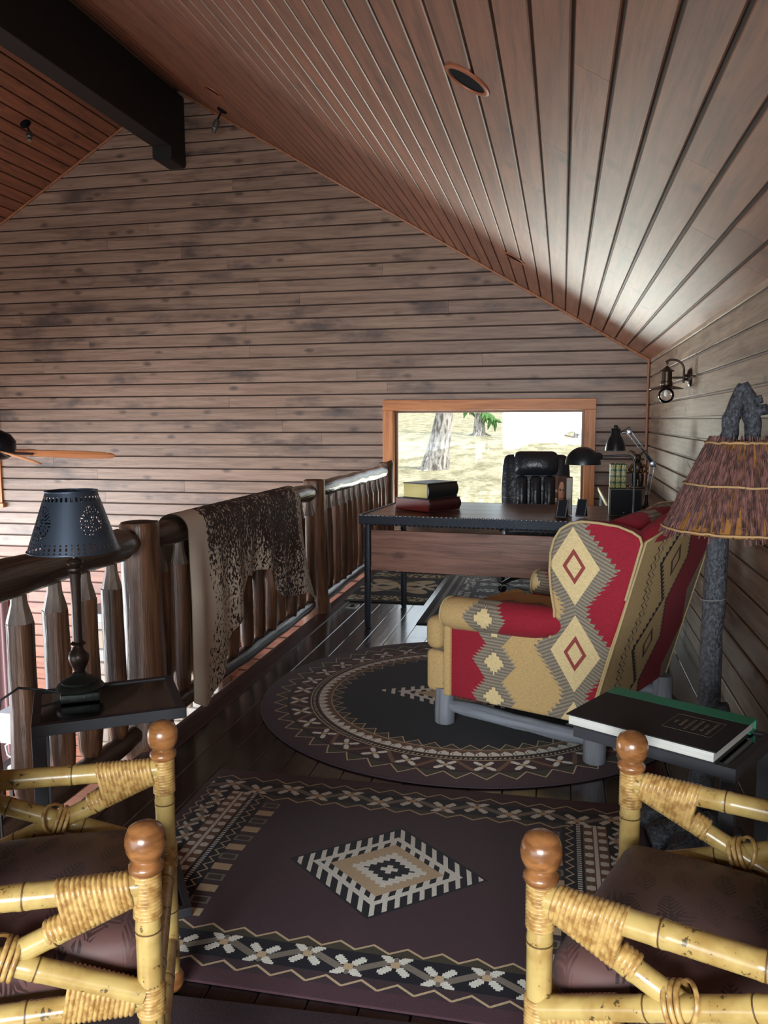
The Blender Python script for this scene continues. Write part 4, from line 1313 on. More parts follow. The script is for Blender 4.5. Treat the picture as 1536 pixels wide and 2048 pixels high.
# bars and flowers
bt = (th * 34.0).fr() - 0.5
tilt = (r - 0.855) * 3.2
sgn = (((th * 34.0).fl() * 0.5).fr() > 0.25) * 2.0 - 1.0
bk_ = (th * 34.0 + 0.5).fl(); db_ = (th * 34.0 + 0.5).fr() - 0.5
sg_ = ((bk_ * 0.5).fr() > 0.25) * 2.0 - 1.0
bar = (abs(db_ - sg_ * (r - 0.855) * 5.0) < 0.075) & (r < 0.906) & (r > 0.800)
col = g.mix(bar, col, R_BRN)
fx, fy = bt * (2 * PI * 0.855 / 34.0), r - 0.855
f, c = flower(g, fx, fy, 0.052)
col = g.mix(f & (abs(bt) < 0.38) & (abs(fy) < 0.045), col, R_WHT)
col = g.mix(c, col, R_TAN)
col = g.mix((r < 0.800), col, R_TAN)
col = g.mix((r < 0.794), col, R_NAVY)
col = g.mix((abs(r - 0.781) < 0.006) & ((th * 240.0 + r * 20).fr() < 0.5), col, R_TAN)
col = g.mix((r < 0.764), col, R_BRN)
# waves
wv = (th * 88.0).fr()
hgt = 0.716 + g.m('SINE', wv * PI) * 0.0 
wave = (r > 0.712 + abs(wv - 0.55) * 0.050) & (r < 0.757) & (wv > 0.08) & (((wv - 0.30) * (wv - 0.30) * 0.06 + (r - 0.742) * (r - 0.742)) > 0.00013)
col = g.mix((r > 0.708) & (r < 0.760) & (wv < 0.06), col, R_NAVY)
col = g.mix(wave, col, R_WHT)
col = g.mix(r < 0.696, col, R_TAN)
col = g.mix(r < 0.691, col, R_OLV)
tr2 = g.tri(th * 52.0 + 0.5)
edge = 0.690 - (1.0 - tr2) * 0.052
col = g.mix(r < edge, col, R_NAVY)
col = g.mix((abs(r - edge) < 0.0040) & (r < 0.692), col, R_TAN)
c2 = comb_diamond(g, R_NAVY, x, y, 0.49, 0.25, 0.05, R_NAVY, R_TAN)
col = g.mix((abs(x) / 0.49 + abs(y) / 0.25) < 1.0, col, c2)
col = g.mix((r > 1.032), col, R_PL2)
M_rug2 = finish(g, col)
q = B(); q.lathe([(1.040, 0.0), (1.046, 0.003), (1.044, 0.007), (1.036, 0.009), (0.0005, 0.009)], (0, 0, 0), 96)
o = q.obj('rug', M_rug2, smooth=30); o.location = (-0.438, 4.035, 0.0005)
tag(o, 'round dark rug with ringed zigzag, flower and wave borders', 'rug')
# near plum rug, only its edge in view
g = G('rug_plain_plum')
x, y, z = g.coord('Object')
M_rug3 = finish(g, g.mix(g.noise(g.vec(x, y, z), 6.0), srgb(78, 54, 64), srgb(58, 46, 56)))
rug_rect('plain plum rug whose far edge lies before the rectangular rug', -0.42, 1.173, 0.62, 0.56, M_rug3, 0.05)
# mats under the desk
g = G('rug_star_mat')
x, y, z = g.coord('Object')
col = g.mix(abs(y) > 0.34, srgb(26, 26, 30), srgb(36, 34, 32))
spots = g.noise(g.vec(x, y, z), 34.0, 2.0)
col = g.mix((abs(y) > 0.40) & (abs(y) < 0.56) & (spots > 0.50), col, srgb(196, 184, 146))
f, c = flower(g, x, y, 0.34)
col = g.mix(f, col, srgb(190, 176, 140))
col = g.mix((abs(g.m('SQRT', x * x + y * y) - 0.2) < 0.012), col, srgb(120, 112, 96))
for sx in (-1, 1):
    f, c = flower(g, x - sx * 0.23, y * 0.8, 0.12)
    col = g.mix(f, col, srgb(196, 188, 160))
M_mat1 = finish(g, col)
rug_rect('small black and cream mat by the railing under the desk', -1.325, 6.70, 0.315, 0.62, M_mat1)
g = G('rug_desk_weave')
x, y, z = g.coord('Object')
ax, ay = abs(x), abs(y)
col = g.mix(g.noise(g.vec(x, y, z), 5.0), srgb(40, 42, 54), srgb(30, 30, 40))
m = g.m('MAXIMUM', ax - 0.55, ay - 0.83)
col = g.mix(m > 0.0, col, srgb(30, 28, 32))
stp = (((x + y) / 0.035).fr() < 0.5)
col = g.mix((m > 0.02) & (m < 0.05) & stp, col, srgb(170, 168, 160))
col = g.mix((m > -0.16) & (m < -0.06) & (g.noise(g.vec(x, y, z), 26.0) > 0.5), col, srgb(176, 176, 170))
col = g.mix((m > -0.05) & (m < -0.02) & ((y / 0.03 + x / 0.03).fr() < 0.45), col, srgb(150, 148, 142))
col = g.mix((g.tri(y / 0.26) > 0.55) & (m < -0.20) & (g.noise(g.vec(x * 1.2, y * 2, z), 20.0) > 0.52), col, srgb(184, 186, 188))
M_mat2 = finish(g, col)
rug_rect('dark patterned rug under the desk and office chair', -0.31, 6.40, 0.65, 0.93, M_mat2)
g = G('rug_window_weave')
x, y, z = g.coord('Object')
ax, ay = abs(x), abs(y)
col = g.mix((ay > 0.16) | (ax > 0.5), srgb(44, 46, 62), srgb(56, 46, 56))
col = g.mix((g.noise(g.vec(x, y * 2, z), 16.0) > 0.54), col, srgb(176, 178, 184))
M_mat3 = finish(g, col)
rug_rect('narrow blue-grey runner below the window', -1.05, 7.66, 0.56, 0.30, M_mat3)

# ------------------------------------------------------------------ desk
CAMR = Matrix(RR)
def at(px, py, z=None, y=None):
    d = CAMR @ Vector((px - 768.0, py - 1024.0, 1640.0))
    t = (z - 1.40) / d.z if z is not None else y / d.y
    return Vector((0, 0, 1.40)) + d * t
ZD = 0.775
M_dtop = wood('desk_top_wood', srgb(98, 66, 52), srgb(58, 38, 32), 'x', kind='Object', rough=0.28, knots=0.5, stain=0.3, var=0.0, coat=0.2)
M_dpan = wood('desk_panel_wood', srgb(166, 120, 102), srgb(110, 74, 62), 'x', kind='Object', rough=0.4, knots=1.0, stain=0.35, stain_col=srgb(70, 48, 42), var=0.0, pitch=6.0)
M_steel = plain('blackened_steel', srgb(44, 48, 56), 0.4, 0.7, 160, 0.5, 0.004)
M_steel2 = plain('worn_steel_edge', srgb(150, 154, 160), 0.35, 0.8)
ang = math.atan2(-0.16, 1.83)
dk_ = thing('desk', 'large wood-topped desk with hammered black steel edge and legs', 'desk', (-1.31, 5.275, 0), ang)
LD, DD = 2.03, 1.04
n_ = 4
for i in range(n_):
    q = B(); q.cbox((LD / 2, DD * (i + 0.5) / n_, ZD - 0.02), (LD - 0.02, DD / n_ - 0.002, 0.036), 0.002)
    q.obj('top_board', M_dtop, dk_, smooth=0)
q = B()
for (c, d) in [((LD / 2, -0.003, ZD - 0.030), (LD + 0.006, 0.006, 0.058)), ((LD / 2, DD + 0.003, ZD - 0.030), (LD + 0.006, 0.006, 0.058)), ((-0.003, DD / 2, ZD - 0.030), (0.006, DD, 0.058)), ((LD + 0.003, DD / 2, ZD - 0.030), (0.006, DD, 0.058))]: q.box(c, d)
band = q.obj('edge_band', M_steel, dk_, smooth=0)
q = B()
m = int(LD / 0.030)
for i in range(m):
    xx = (i + 0.5) * LD / m
    q.ball((xx, -0.006, ZD + 0.0005), (0.0125, 0.006, 0.006), 8, 5)
    q.ball((xx, -0.006, ZD - 0.060), (0.0115, 0.006, 0.006), 8, 5, mi=1)
for i in range(int(DD / 0.03)):
    q.ball((-0.005, (i + 0.5) * 0.03, ZD + 0.0005), (0.006, 0.0125, 0.006), 8, 5)
bd = q.obj('hammered_edge', [M_steel2, M_steel], band, smooth=60); bd['kind'] = 'stuff'
for (xx, yy) in ((0.045, 0.035), (0.10, 0.73), (LD - 0.06, 0.035), (LD - 0.12, 0.73)):
    q = B(); q.cbox((xx, yy, (ZD - 0.05) / 2), (0.034, 0.034, ZD - 0.05), 0.004)
    R3 = random.Random(4)
    for k in range(34):
        q.ball((xx - 0.017, yy - 0.017, 0.02 + k * 0.02), (0.006, 0.006, 0.009), 6, 4)
    q.obj('leg', M_steel, dk_, smooth=40)
q = B(); q.cbox((LD / 2, 0.055, 0.535), (LD - 0.13, 0.024, 0.275), 0.003); q.obj('modesty_panel', M_dpan, dk_, smooth=0)
q = B(); q.cbox((0.50, 0.74, ZD - 0.085), (0.75, 0.022, 0.075), 0.003); q.obj('rear_apron', M_dpan, dk_, smooth=0)
q = B(); q.cbox((LD - 0.45, 0.60, ZD - 0.10), (0.55, 0.5, 0.10), 0.004); q.obj('drawer_box', M_steel, dk_, smooth=0)

# two thick books
def boxbook(name, label, near, left, right, z0, h, m_side, m_cov, m_spine):
    """near corner, left corner, right corner on plan; page side faces left, spine faces right"""
    near, left, right = Vector(near), Vector(left), Vector(right)
    a = (left - near); b_ = (right - near)
    a.z = b_.z = 0
    La, Lb = a.length, b_.length
    a.normalize(); bb = Vector((a.y, -a.x, 0))
    if bb.dot(b_) < 0: bb = -bb
    t = thing(name, label, 'book', mat=Matrix(((a.x, bb.x, 0, near.x), (a.y, bb.y, 0, near.y), (0, 0, 1, z0), (0, 0, 0, 1))))
    c = 0.007
    q = B(); q.box((La / 2 + 0.004, Lb / 2, h / 2), (La - 0.012, Lb - 0.014, h - 2 * c)); q.obj('pages', m_side, t, smooth=0)
    q = B(); q.cbox((La / 2, Lb / 2, h - c / 2), (La, Lb, c), 0.002); q.cbox((La / 2, Lb / 2, c / 2), (La, Lb, c), 0.002); q.obj('cover', m_cov, t, smooth=0)
    # rounded spine along the right-hand face
    q = B()
    prof = [(0.004, 0.0)] + [(0.006 - 0.016 * math.sin(PI * k / 8), c + (h - 2 * c) * k / 8) for k in range(9)] + [(0.004, h)]
    prof += [(0.010, h), (0.010, 0.0)]
    q.prism(prof, (0, 0, 0), (1, 0, 0), (0, 0, 1), (0, Lb, 0))
    q.obj('spine', m_spine, t, smooth=40)
    return t
M_redl = plain('red_leather', srgb(116, 42, 34), 0.4, 0, 160, 0.3)
M_redd = plain('dark_oxblood_leather', srgb(58, 20, 24), 0.35, 0, 160, 0.3)
M_gilt = plain('gilt_page_block', srgb(190, 174, 96), 0.45, 0.1, 200, 0.2)
M_blkl = plain('black_leather_binding', srgb(32, 34, 36), 0.35, 0, 160, 0.3)
N_, L_, R_ = at(859, 1025.6, z=ZD), at(790, 1019, z=ZD), at(925, 1018, z=ZD)
boxbook('thick_book', 'thick oxblood red book at the bottom of the stack on the desk', N_, L_, R_, ZD, 0.088, M_redl, M_redd, M_redd)
z2 = ZD + 0.088
boxbook('thick_book', 'thick black book with gilt pages on top of the red book', at(856, 999, z=z2), at(806, 995, z=z2), at(911, 992, z=z2), z2, 0.108, M_gilt, M_blkl, M_blkl)

# bookends holding one book
M_slate = plain('dark_bookend_plate', srgb(34, 42, 50), 0.5, 0.2, 120, 0.1)
M_rim = plain('pale_bookend_rim', srgb(150, 164, 172), 0.4, 0.4)
def bookend(label, px, py, lean):
    p = at(px, py, z=ZD)
    t = thing('bookend', label, 'bookend', (p.x, p.y, ZD + 0.004), -0.35, group='slanted bookends on the desk')
    rot = Matrix.Rotation(lean, 3, 'X')
    q = B(); q.cbox((0, 0.05, 0.058), (0.058, 0.012, 0.118), 0.002, rot); q.obj('plate', M_slate, t, smooth=0)
    q = B()
    for s in (-1, 1): q.box(rot @ Vector((s * 0.030, -0.007, 0)) + Vector((0, 0.05, 0.060)), (0.004, 0.006, 0.120), rot)
    q.box(rot @ Vector((0, -0.007, -0.059)) + Vector((0, 0.05, 0.060)), (0.060, 0.006, 0.004), rot)
    q.obj('rim', M_rim, t, smooth=0)
    q = B(); q.prism([(0, 0.004), (0.0, 0.10), (0.03, 0.004)], (-0.024, 0.065, 0), (0, 1, 0), (0, 0, 1), (0.048, 0, 0)); q.obj('wedge', plain('dark_green_felt', srgb(24, 50, 40), 0.8), t, smooth=0)
    return t
bookend('slanted dark bookend on the face-cover side of the upright book', 1119, 1039, -0.42)
bookend('slanted dark bookend on the page side of the upright book', 1158, 1037, -0.42)
g = G('portrait_cover_print')
x, y, z = g.coord('Object')
col = g.mix(x < -0.030, srgb(70, 40, 32), srgb(112, 72, 54))
f1 = ((x - 0.012) * (x - 0.012) / (0.036 * 0.036) + (z - 0.145) * (z - 0.145) / (0.075 * 0.075)) < 1.0
col = g.mix(f1, col, srgb(206, 156, 124))
col = g.mix(f1 & (x > 0.030), col, srgb(110, 70, 56))
col = g.mix((abs(z - 0.165) < 0.006) & (abs(abs(x - 0.012) - 0.016) < 0.009), col, srgb(58, 38, 32))
col = g.mix((abs(z - 0.108) < 0.0045) & (abs(x - 0.012) < 0.016), col, srgb(150, 80, 70))
col = g.mix((abs(x - 0.018) < 0.004) & (abs(z - 0.138) < 0.018), col, srgb(160, 106, 84))
col = g.mix((x < -0.036) & ((abs(z - 0.16) < 0.004) | (abs(z - 0.15) < 0.003) | (abs(z - 0.10) < 0.005) | (abs(z - 0.085) < 0.004)), col, srgb(210, 196, 182))
M_face = g.out(col, 0.35)
p = at(1131, 1031, z=ZD)
ub = thing('upright_book', 'upright hardback with a portrait cover between the bookends', 'book', (p.x - 0.035, p.y + 0.046, ZD), -0.927)
q = B(); q.box((0.0, 0.026, 0.125), (0.110, 0.046, 0.242)); q.obj('pages', M_pages, ub, smooth=0)
q = B(); q.box((0, 0.0015, 0.127), (0.116, 0.003, 0.254)); q.obj('cover', M_face, ub, smooth=0)
q = B(); q.box((0, 0.0505, 0.127), (0.116, 0.003, 0.254)); q.box((-0.0575, 0.026, 0.127), (0.003, 0.046, 0.254)); q.obj('back_cover', M_redd, ub, smooth=0)

# speaker with green books and a bronze figurine on top
M_spkw = wood('speaker_cabinet', srgb(86, 60, 50), srgb(52, 36, 32), 'z', kind='Object', rough=0.4, knots=0, stain=0, var=0)
M_cloth = plain('speaker_cloth', srgb(30, 34, 40), 0.9, 0, 900, 0.4)
p = at(1250, 1033, z=ZD)
sp_ = thing('speaker', 'small wooden speaker with dark cloth front on the desk', 'speaker', (p.x, p.y, ZD), -0.02)
q = B(); q.cbox((0, 0.075, 0.09), (0.205, 0.15, 0.18), 0.003); q.obj('cabinet', M_spkw, sp_, smooth=0)
q = B(); q.cbox((-0.025, -0.004, 0.09), (0.135, 0.01, 0.168), 0.003); q.cbox((0.074, -0.003, 0.09), (0.046, 0.008, 0.168), 0.003); q.obj('grille', M_cloth, sp_, smooth=0)
q = B(); q.ball((-0.01, -0.010, 0.025), (0.005, 0.002, 0.004), 8, 5); q.obj('badge', M_rim, sp_, smooth=50)
g = G('green_gilt_spines')
x, y, z = g.coord('Object')
cell = (abs(((z / 0.040).fr() - 0.5)) < 0.36)
gold = cell & (g.noise(g.vec(x, y, z), 160.0, 2.0) > 0.47)
M_gspine = g.out(g.mix(gold, srgb(30, 84, 58), srgb(186, 170, 104)), 0.4)
for k in range(3):
    q = B(); q.rbox((0, 0, 0.080), (0.033, 0.10, 0.16), 0.006, 2)
    o = q.obj('small_book', M_gspine, smooth=40); o.location = (p.x - 0.083 + k * 0.0345, p.y + 0.062, ZD + 0.18)
    tag(o, 'small green book with gilt spine standing on the speaker', 'book', 'green books on the speaker')
M_bronze = plain('gilded_bronze', srgb(128, 100, 62), 0.32, 0.85, 60, 0.4)
M_bronzed = plain('dark_bronze_figure', srgb(62, 50, 44), 0.4, 0.7, 60, 0.4)
fg = thing('figurine', 'dark bronze figurine with gilt details beside the green books', 'figurine', (p.x + 0.075, p.y + 0.06, ZD + 0.18))
q = B(); q.rbox((0, 0, 0.008), (0.09, 0.08, 0.016), 0.005, 2); q.obj('plinth', M_bronzed, fg, smooth=40)
q = B()
for s in (-1, 1): q.tube([(s * 0.018, 0, 0.014), (s * 0.02, -0.012, 0.05), (s * 0.016, 0.0, 0.095)], [0.014, 0.018, 0.024], 10)
q.ball((0, 0, 0.13), (0.036, 0.028, 0.052), 14, 10)
q.obj('body', M_bronzed, fg, smooth=70)
q = B()
q.tube([(-0.03, 0, 0.155), (-0.052, -0.018, 0.12), (-0.03, -0.036, 0.105)], [0.013, 0.012, 0.008], 8); q.tube([(0.03, 0, 0.155), (0.056, -0.012, 0.13), (0.040, -0.034, 0.11)], [0.013, 0.012, 0.008], 8)
q.obj('arms', M_bronze, fg, smooth=70)
q = B(); q.ball((0, -0.004, 0.198), (0.022, 0.022, 0.027), 12, 9); q.ball((0.0, -0.024, 0.192), (0.010, 0.012, 0.010), 8, 6); q.obj('head', M_bronzed, fg, smooth=70)
q = B()
for s in (-1, 1): q.tube([(s * 0.012, 0, 0.215), (s * 0.034, 0, 0.238), (s * 0.052, 0.0, 0.246), (s * 0.058, -0.004, 0.228)], [0.008, 0.007, 0.005, 0.002], 7)
q.obj('horns', M_bronzed, fg, smooth=70)
q = B()
for k in range(7): q.ball((0.03 * math.cos(k * 0.9), -0.026, 0.10 + 0.012 * (k % 4)), 0.008, 8, 6)
q.obj('gilt_beads', M_bronze, fg, smooth=70)

# floor-standing dome lamp in front of the desk
M_lampb = plain('black_lamp_enamel', srgb(34, 38, 42), 0.32, 0.3)
M_chrome = plain('brushed_chrome', srgb(150, 156, 166), 0.25, 0.9)
M_pole = plain('gunmetal_tube', srgb(52, 58, 62), 0.3, 0.7)
Y_ = 4.98
pl = at(1268, 1045, y=Y_)
ph = thing('reading_lamp', 'black dome reading floor lamp reaching over the desk edge', 'floor lamp', (pl.x, Y_, 0))
ht = at(1250, 911, y=Y_).z
q = B(); q.lathe([(0.12, 0), (0.12, 0.012), (0.10, 0.022), (0.03, 0.03), (0.012, 0.04)], n=28); q.obj('base', M_lampb, ph, smooth=40)
q = B()
hx = at(1200, 914, y=Y_).x - pl.x
q.tube([(0, 0, 0.03), (0, 0, 0.5), (-0.003, 0, 0.9), (-0.004, 0, ht - 0.10), (-0.006, 0, ht - 0.05), (-0.014, 0, ht - 0.018), (-0.034, 0, ht - 0.003), (-0.07, 0, ht), (hx * 0.7, 0, ht - 0.004), (hx, 0, ht - 0.006)], 0.0065, 10)
q.lathe([(0.009, 0.84), (0.009, 0.9)], (-0.003, 0, 0), 12)
q.obj('stem', M_pole, ph, smooth=60)
q = B(); q.tube([(hx + 0.015, 0, ht - 0.006), (hx, 0, ht - 0.006), (hx - 0.03, 0, ht - 0.008), (hx - 0.055, 0, ht - 0.012)], [0.010, 0.024, 0.026, 0.024], 16); q.obj('socket', M_lampb, ph, smooth=40)
q = B()
cx = at(1166, 927, y=Y_).x - pl.x; cz = at(1166, 929, y=Y_).z
prof = []
rx_ = 0.104
for off in (0.0, -0.002):
    verts, faces = [], []
    for i in range(11):
        th_ = PI / 2 * i / 10
        for k in range(32):
            a = 2 * PI * k / 32
            verts.append((cx + (rx_ + off) * math.cos(th_) * math.cos(a), (0.088 + off) * math.cos(th_) * math.sin(a), cz + (0.105 + off) * math.sin(th_)))
    for i in range(10):
        for k in range(32): faces.append((i * 32 + k, i * 32 + (k + 1) % 32, (i + 1) * 32 + (k + 1) % 32, (i + 1) * 32 + k))
    q.add(verts, faces)
q.obj('dome_shade', M_lampb, ph, smooth=60)

# articulated desk lamp
Y2 = 6.12
def q2(px, py): v = at(px, py, y=Y2); return Vector((v.x, 0, v.z))
bs_ = q2(1292, 1012); bs_.z = ZD
al = thing('desk_lamp', 'jointed-arm desk lamp with black bell shade and grey arms', 'lamp', (bs_.x, Y2, ZD))
o0 = Vector((bs_.x, 0, ZD))
q = B(); q.lathe([(0.055, 0), (0.055, 0.012), (0.02, 0.02), (0.012, 0.05), (0.012, 0.09)], n=22); q.obj('base', M_lampb, al, smooth=40)
e0, e1, e2 = q2(1294, 985) - o0, q2(1306, 928) - o0, q2(1259, 864) - o0
q = B()
for s in (-1, 1):
    q.tube([e0 + Vector((s * 0.012, 0, -0.03)), e1 + Vector((s * 0.014, 0, 0))], 0.0042, 8)
q.tube([Vector((0, 0, 0.08)), e0 + Vector((0, 0, 0.01))], 0.008, 8)
q.obj('lower_arm', M_chrome, al, smooth=60)
q = B()
dn = (e2 - e1).normalized(); nn = Vector((-dn.z, 0, dn.x))
for s in (-1, 1): q.tube([e1 + nn * 0.013 * s, e2 + nn * 0.013 * s], 0.0042, 8)
q.obj('upper_arm', M_chrome, al, smooth=60)
q = B()
q.tube([e1 + dn * 0.01, e1 + dn * 0.14], 0.005, 8); q.tube([e1 + dn * 0.02, e1 + dn * 0.07], 0.009, 8)
q.obj('spring', M_lampb, al, smooth=60)
q = B(); q.cbox(e1, (0.042, 0.012, 0.042), 0.004); q.cbox(e2, (0.034, 0.012, 0.036), 0.004); q.obj('joint', M_chrome, al, smooth=30)
sh_ = q2(1231, 880) - o0
q = B(); q.tube([e2, e2 + Vector((-0.05, 0, -0.005))], 0.006, 8); q.obj('swivel', M_chrome, al, smooth=60)
q = B()
zt = q2(1231, 850).z - o0.z; zb_ = q2(1231, 901).z - o0.z
Hs = zt - zb_
prof = [(0.0725, 0.0), (0.0715, 0.06 * Hs), (0.066, 0.25 * Hs), (0.055, 0.42 * Hs), (0.042, 0.55 * Hs), (0.035, 0.60 * Hs), (0.034, 0.82 * Hs), (0.028, 0.87 * Hs), (0.018, 0.88 * Hs), (0.018, 0.93 * Hs), (0.012, 0.99 * Hs), (0.002, Hs)]
q.lathe(prof, (sh_.x, 0, zb_), 32, cap=False); q.lathe([(r - 0.002, z) for r, z in prof[:8]], (sh_.x, 0, zb_), 32, cap=False)
q.obj('bell_shade', M_lampb, al, smooth=50)
q = B(); q.tube([Vector((sh_.x + 0.034, 0, zb_ + Hs * 0.72)), Vector((sh_.x + 0.06, 0.01, zb_ + Hs * 0.80)), Vector((sh_.x + 0.095, 0.01, zb_ + Hs * 0.92)), Vector((sh_.x + 0.105, 0.01, zb_ + Hs * 0.80)), e2 + nn * 0.0], 0.003, 6)
q.obj('cord', M_lampb, al, smooth=60)

# return table along the knee wall
M_ret = wood('return_table_wood', srgb(120, 92, 74), srgb(78, 58, 48), 'y', kind='world', rough=0.35, knots=0.4, stain=0.2, var=0)
M_pal = plain('painted_window_light', srgb(206, 204, 140), 0.5)  # left table edge catching window light, painted in as pale yellow
M_alu = plain('light_metal_leg', srgb(176, 184, 184), 0.35, 0.6)
rt = thing('return_table', 'narrow wooden table in the corner beside the window', 'table', (0.58, 7.35, 0))
q = B(); q.cbox((0, 0, 0.735), (0.44, 1.76, 0.030), 0.003); q.obj('table_top', M_ret, rt, smooth=0)
q = B(); q.cbox((-0.226, 0, 0.735), (0.012, 1.78, 0.034), 0.002); q.obj('painted_lit_edge', M_pal, rt, smooth=0)
for (xx, yy) in ((-0.20, 0.85), (0.20, 0.85), (-0.20, -0.85), (0.20, -0.85)):
    q = B(); q.cbox((xx, yy, 0.36), (0.022, 0.022, 0.72), 0.003); q.obj('leg', M_alu, rt, smooth=0)

# office chair
M_lea = plain('black_leather', srgb(30, 34, 40), 0.32, 0, 26, 0.25, 0.02, coat=0.1)
M_plas = plain('black_plastic', srgb(30, 32, 36), 0.35)
oc = thing('office_chair', 'black leather office chair behind the desk', 'chair', (-0.205, 6.86, 0.0095), 0.04)
q = B()
for k in range(5):
    a = -2.45 + k * 2 * PI / 5
    c, s = math.cos(a), math.sin(a)
    q = B(); q.tube([(c * 0.02, s * 0.02, 0.115), (c * 0.12, s * 0.12, 0.115), (c * 0.26, s * 0.26, 0.092), (c * 0.335, s * 0.335, 0.068)], [0.034, 0.030, 0.024, 0.018], 10, squash=0.7)
    lg = q.obj('base_arm', M_plas, oc, smooth=50)
    q = B()
    for sd in (-1, 1): q.lathe([(0.012, -0.009), (0.027, -0.009), (0.027, 0.009), (0.012, 0.009)], (c * 0.335 - s * 0.016 * sd, s * 0.335 + c * 0.016 * sd, 0.027), 16, Vector((-s, c, 0)).to_track_quat('Z', 'Y').to_matrix())
    q.obj('caster', M_plas, lg, smooth=40)
q = B(); q.lathe([(0.045, 0.09), (0.045, 0.15), (0.036, 0.16), (0.036, 0.26), (0.024, 0.27), (0.024, 0.42)], n=20); q.obj('column', M_plas, oc, smooth=40)
q = B(); q.rbox((0, -0.02, 0.49), (0.53, 0.52, 0.13), 0.05, 4, puff=(0, 0, 0.03), inner=5); q.obj('seat', M_lea, oc, smooth=180)
rot = Matrix.Rotation(-0.16, 3, 'X')
q = B(); q.rbox((0, 0.29, 0.80), (0.545, 0.11, 0.60), 0.055, 5, rot, puff=(0.02, 0.02, 0.0), inner=6); q.obj('backrest', M_lea, oc, smooth=180)
q = B(); q.rbox((0, 0.285, 1.020), (0.375, 0.15, 0.21), 0.055, 4, rot, puff=(0, 0.03, 0.0), inner=5); q.obj('headrest_pillow', M_lea, oc, smooth=180)
for k in (-1, 0, 1):
    q = B(); q.rbox((k * 0.115, 0.235, 0.76), (0.112, 0.09, 0.33), 0.045, 4, rot, puff=(0, 0.02, 0.0), inner=4); q.obj('back_pad', M_lea, oc, smooth=180)
for s in (-1, 1):
    q = B(); q.tube([(s * 0.26, 0.20, 0.50), (s * 0.31, 0.19, 0.60), (s * 0.31, 0.12, 0.665), (s * 0.31, -0.16, 0.665), (s * 0.30, -0.22, 0.62), (s * 0.27, -0.18, 0.50)], 0.021, 10); q.obj('armrest', M_plas, oc, smooth=60)

# ------------------------------------------------------------------ wall sconce
M_orb = plain('oil_rubbed_bronze', srgb(66, 52, 44), 0.32, 0.75, 120, 0.1)
M_clear = bpy.data.materials.new('clear_bulb_glass'); M_clear.use_nodes = True
nt = M_clear.node_tree; nt.nodes.clear()
o_ = nt.nodes.new('ShaderNodeOutputMaterial'); mx = nt.nodes.new('ShaderNodeMixShader'); tr = nt.nodes.new('ShaderNodeBsdfTransparent')
gl = nt.nodes.new('ShaderNodeBsdfGlossy'); gl.inputs['Roughness'].default_value = 0.04
lw = nt.nodes.new('ShaderNodeFresnel'); lw.inputs['IOR'].default_value = 1.45
nt.links.new(lw.outputs[0], mx.inputs[0]); nt.links.new(tr.outputs[0], mx.inputs[1]); nt.links.new(gl.outputs[0], mx.inputs[2]); nt.links.new(mx.outputs[0], o_.inputs[0])
sc = thing('wall_sconce', 'bronze lantern sconce with glass globe on the knee wall', 'wall lamp', (XR, 5.76, 1.675))
Ry = Matrix.Rotation(-PI / 2, 3, 'Y')
q = B(); q.lathe([(0.060, 0), (0.060, 0.010), (0.048, 0.020), (0.022, 0.026), (0.020, 0.040)], n=26, rot=Ry); q.obj('wall_plate', M_orb, sc, smooth=40)
q = B(); q.tube([(-0.03, 0, 0), (-0.145, 0, 0)], 0.007, 10); q.tube([(-0.045, 0, -0.035)] + arc((-0.117, 0, 0.045), 0.072, 0.0, PI * 0.72, 12) , 0.0075, 10); q.obj('arm', M_orb, sc, smooth=60)
bx_ = -0.152
q = B(); q.tube([(bx_, 0, 0.118), (bx_, 0, 0.080)], 0.003, 6); q.tube([(bx_ + 0.008 * math.cos(2 * PI * k / 10), 0, 0.098 + 0.010 * math.sin(2 * PI * k / 10)) for k in range(10)], 0.0022, 6, closed=True); q.obj('hook', M_orb, sc, smooth=60)
q = B(); q.lathe([(0.004, 0.078), (0.014, 0.070), (0.030, 0.056), (0.046, 0.046), (0.048, 0.040), (0.034, 0.038), (0.034, -0.022), (0.038, -0.026), (0.040, -0.044), (0.038, -0.050), (0.10, -0.068), (0.110, -0.074), (0.108, -0.077), (0.04, -0.066)], (bx_, 0, 0), 30); q.obj('lantern_body', M_orb, sc, smooth=35)
q = B(); q.ball((bx_, 0, -0.115), 0.052, 24, 16); q.obj('glass_globe', M_clear, sc, smooth=180)
q = B(); q.ball((bx_, 0, -0.100), (0.014, 0.014, 0.026), 12, 8); q.obj('bulb', plain('white_bulb', srgb(230, 228, 220), 0.3), sc, smooth=180)

# ------------------------------------------------------------------ recessed downlights and spot lights
M_ring = plain('copper_trim_ring', srgb(150, 88, 58), 0.45, 0.2)
M_can = plain('black_can', srgb(18, 18, 22), 0.9, spec=0.1)
def on_ceiling(x, y): return Vector((x, y, ZE + SL * (XR - x)))
RotR = Matrix.Rotation(math.atan(SL), 3, 'Y')
def downlight(label, x, y):
    p = on_ceiling(x, y)
    t = thing('recessed_downlight', label, 'ceiling light', tuple(p), group='recessed downlights in the sloping ceiling')
    q = B(); q.lathe([(0.100, 0.0), (0.100, -0.006), (0.092, -0.010), (0.082, -0.009), (0.078, 0.0), (0.076, 0.004)], (0, 0, 0), 36, RotR, cap=False); q.obj('trim_ring', M_ring, t, smooth=40)
    q = B(); q.lathe([(0.079, -0.0035), (0.06, -0.002), (0.01, -0.002), (0.001, -0.002)], (0, 0, 0), 32, RotR, cap=False); q.obj('baffle', M_can, t, smooth=40)
    return t
downlight('copper-ringed recessed downlight over the armchair', -0.381, 3.29)
downlight('copper-ringed recessed downlight above the desk end', -0.405, 6.91)
downlight('copper-ringed recessed downlight high up near the ridge', -3.06, 7.08)
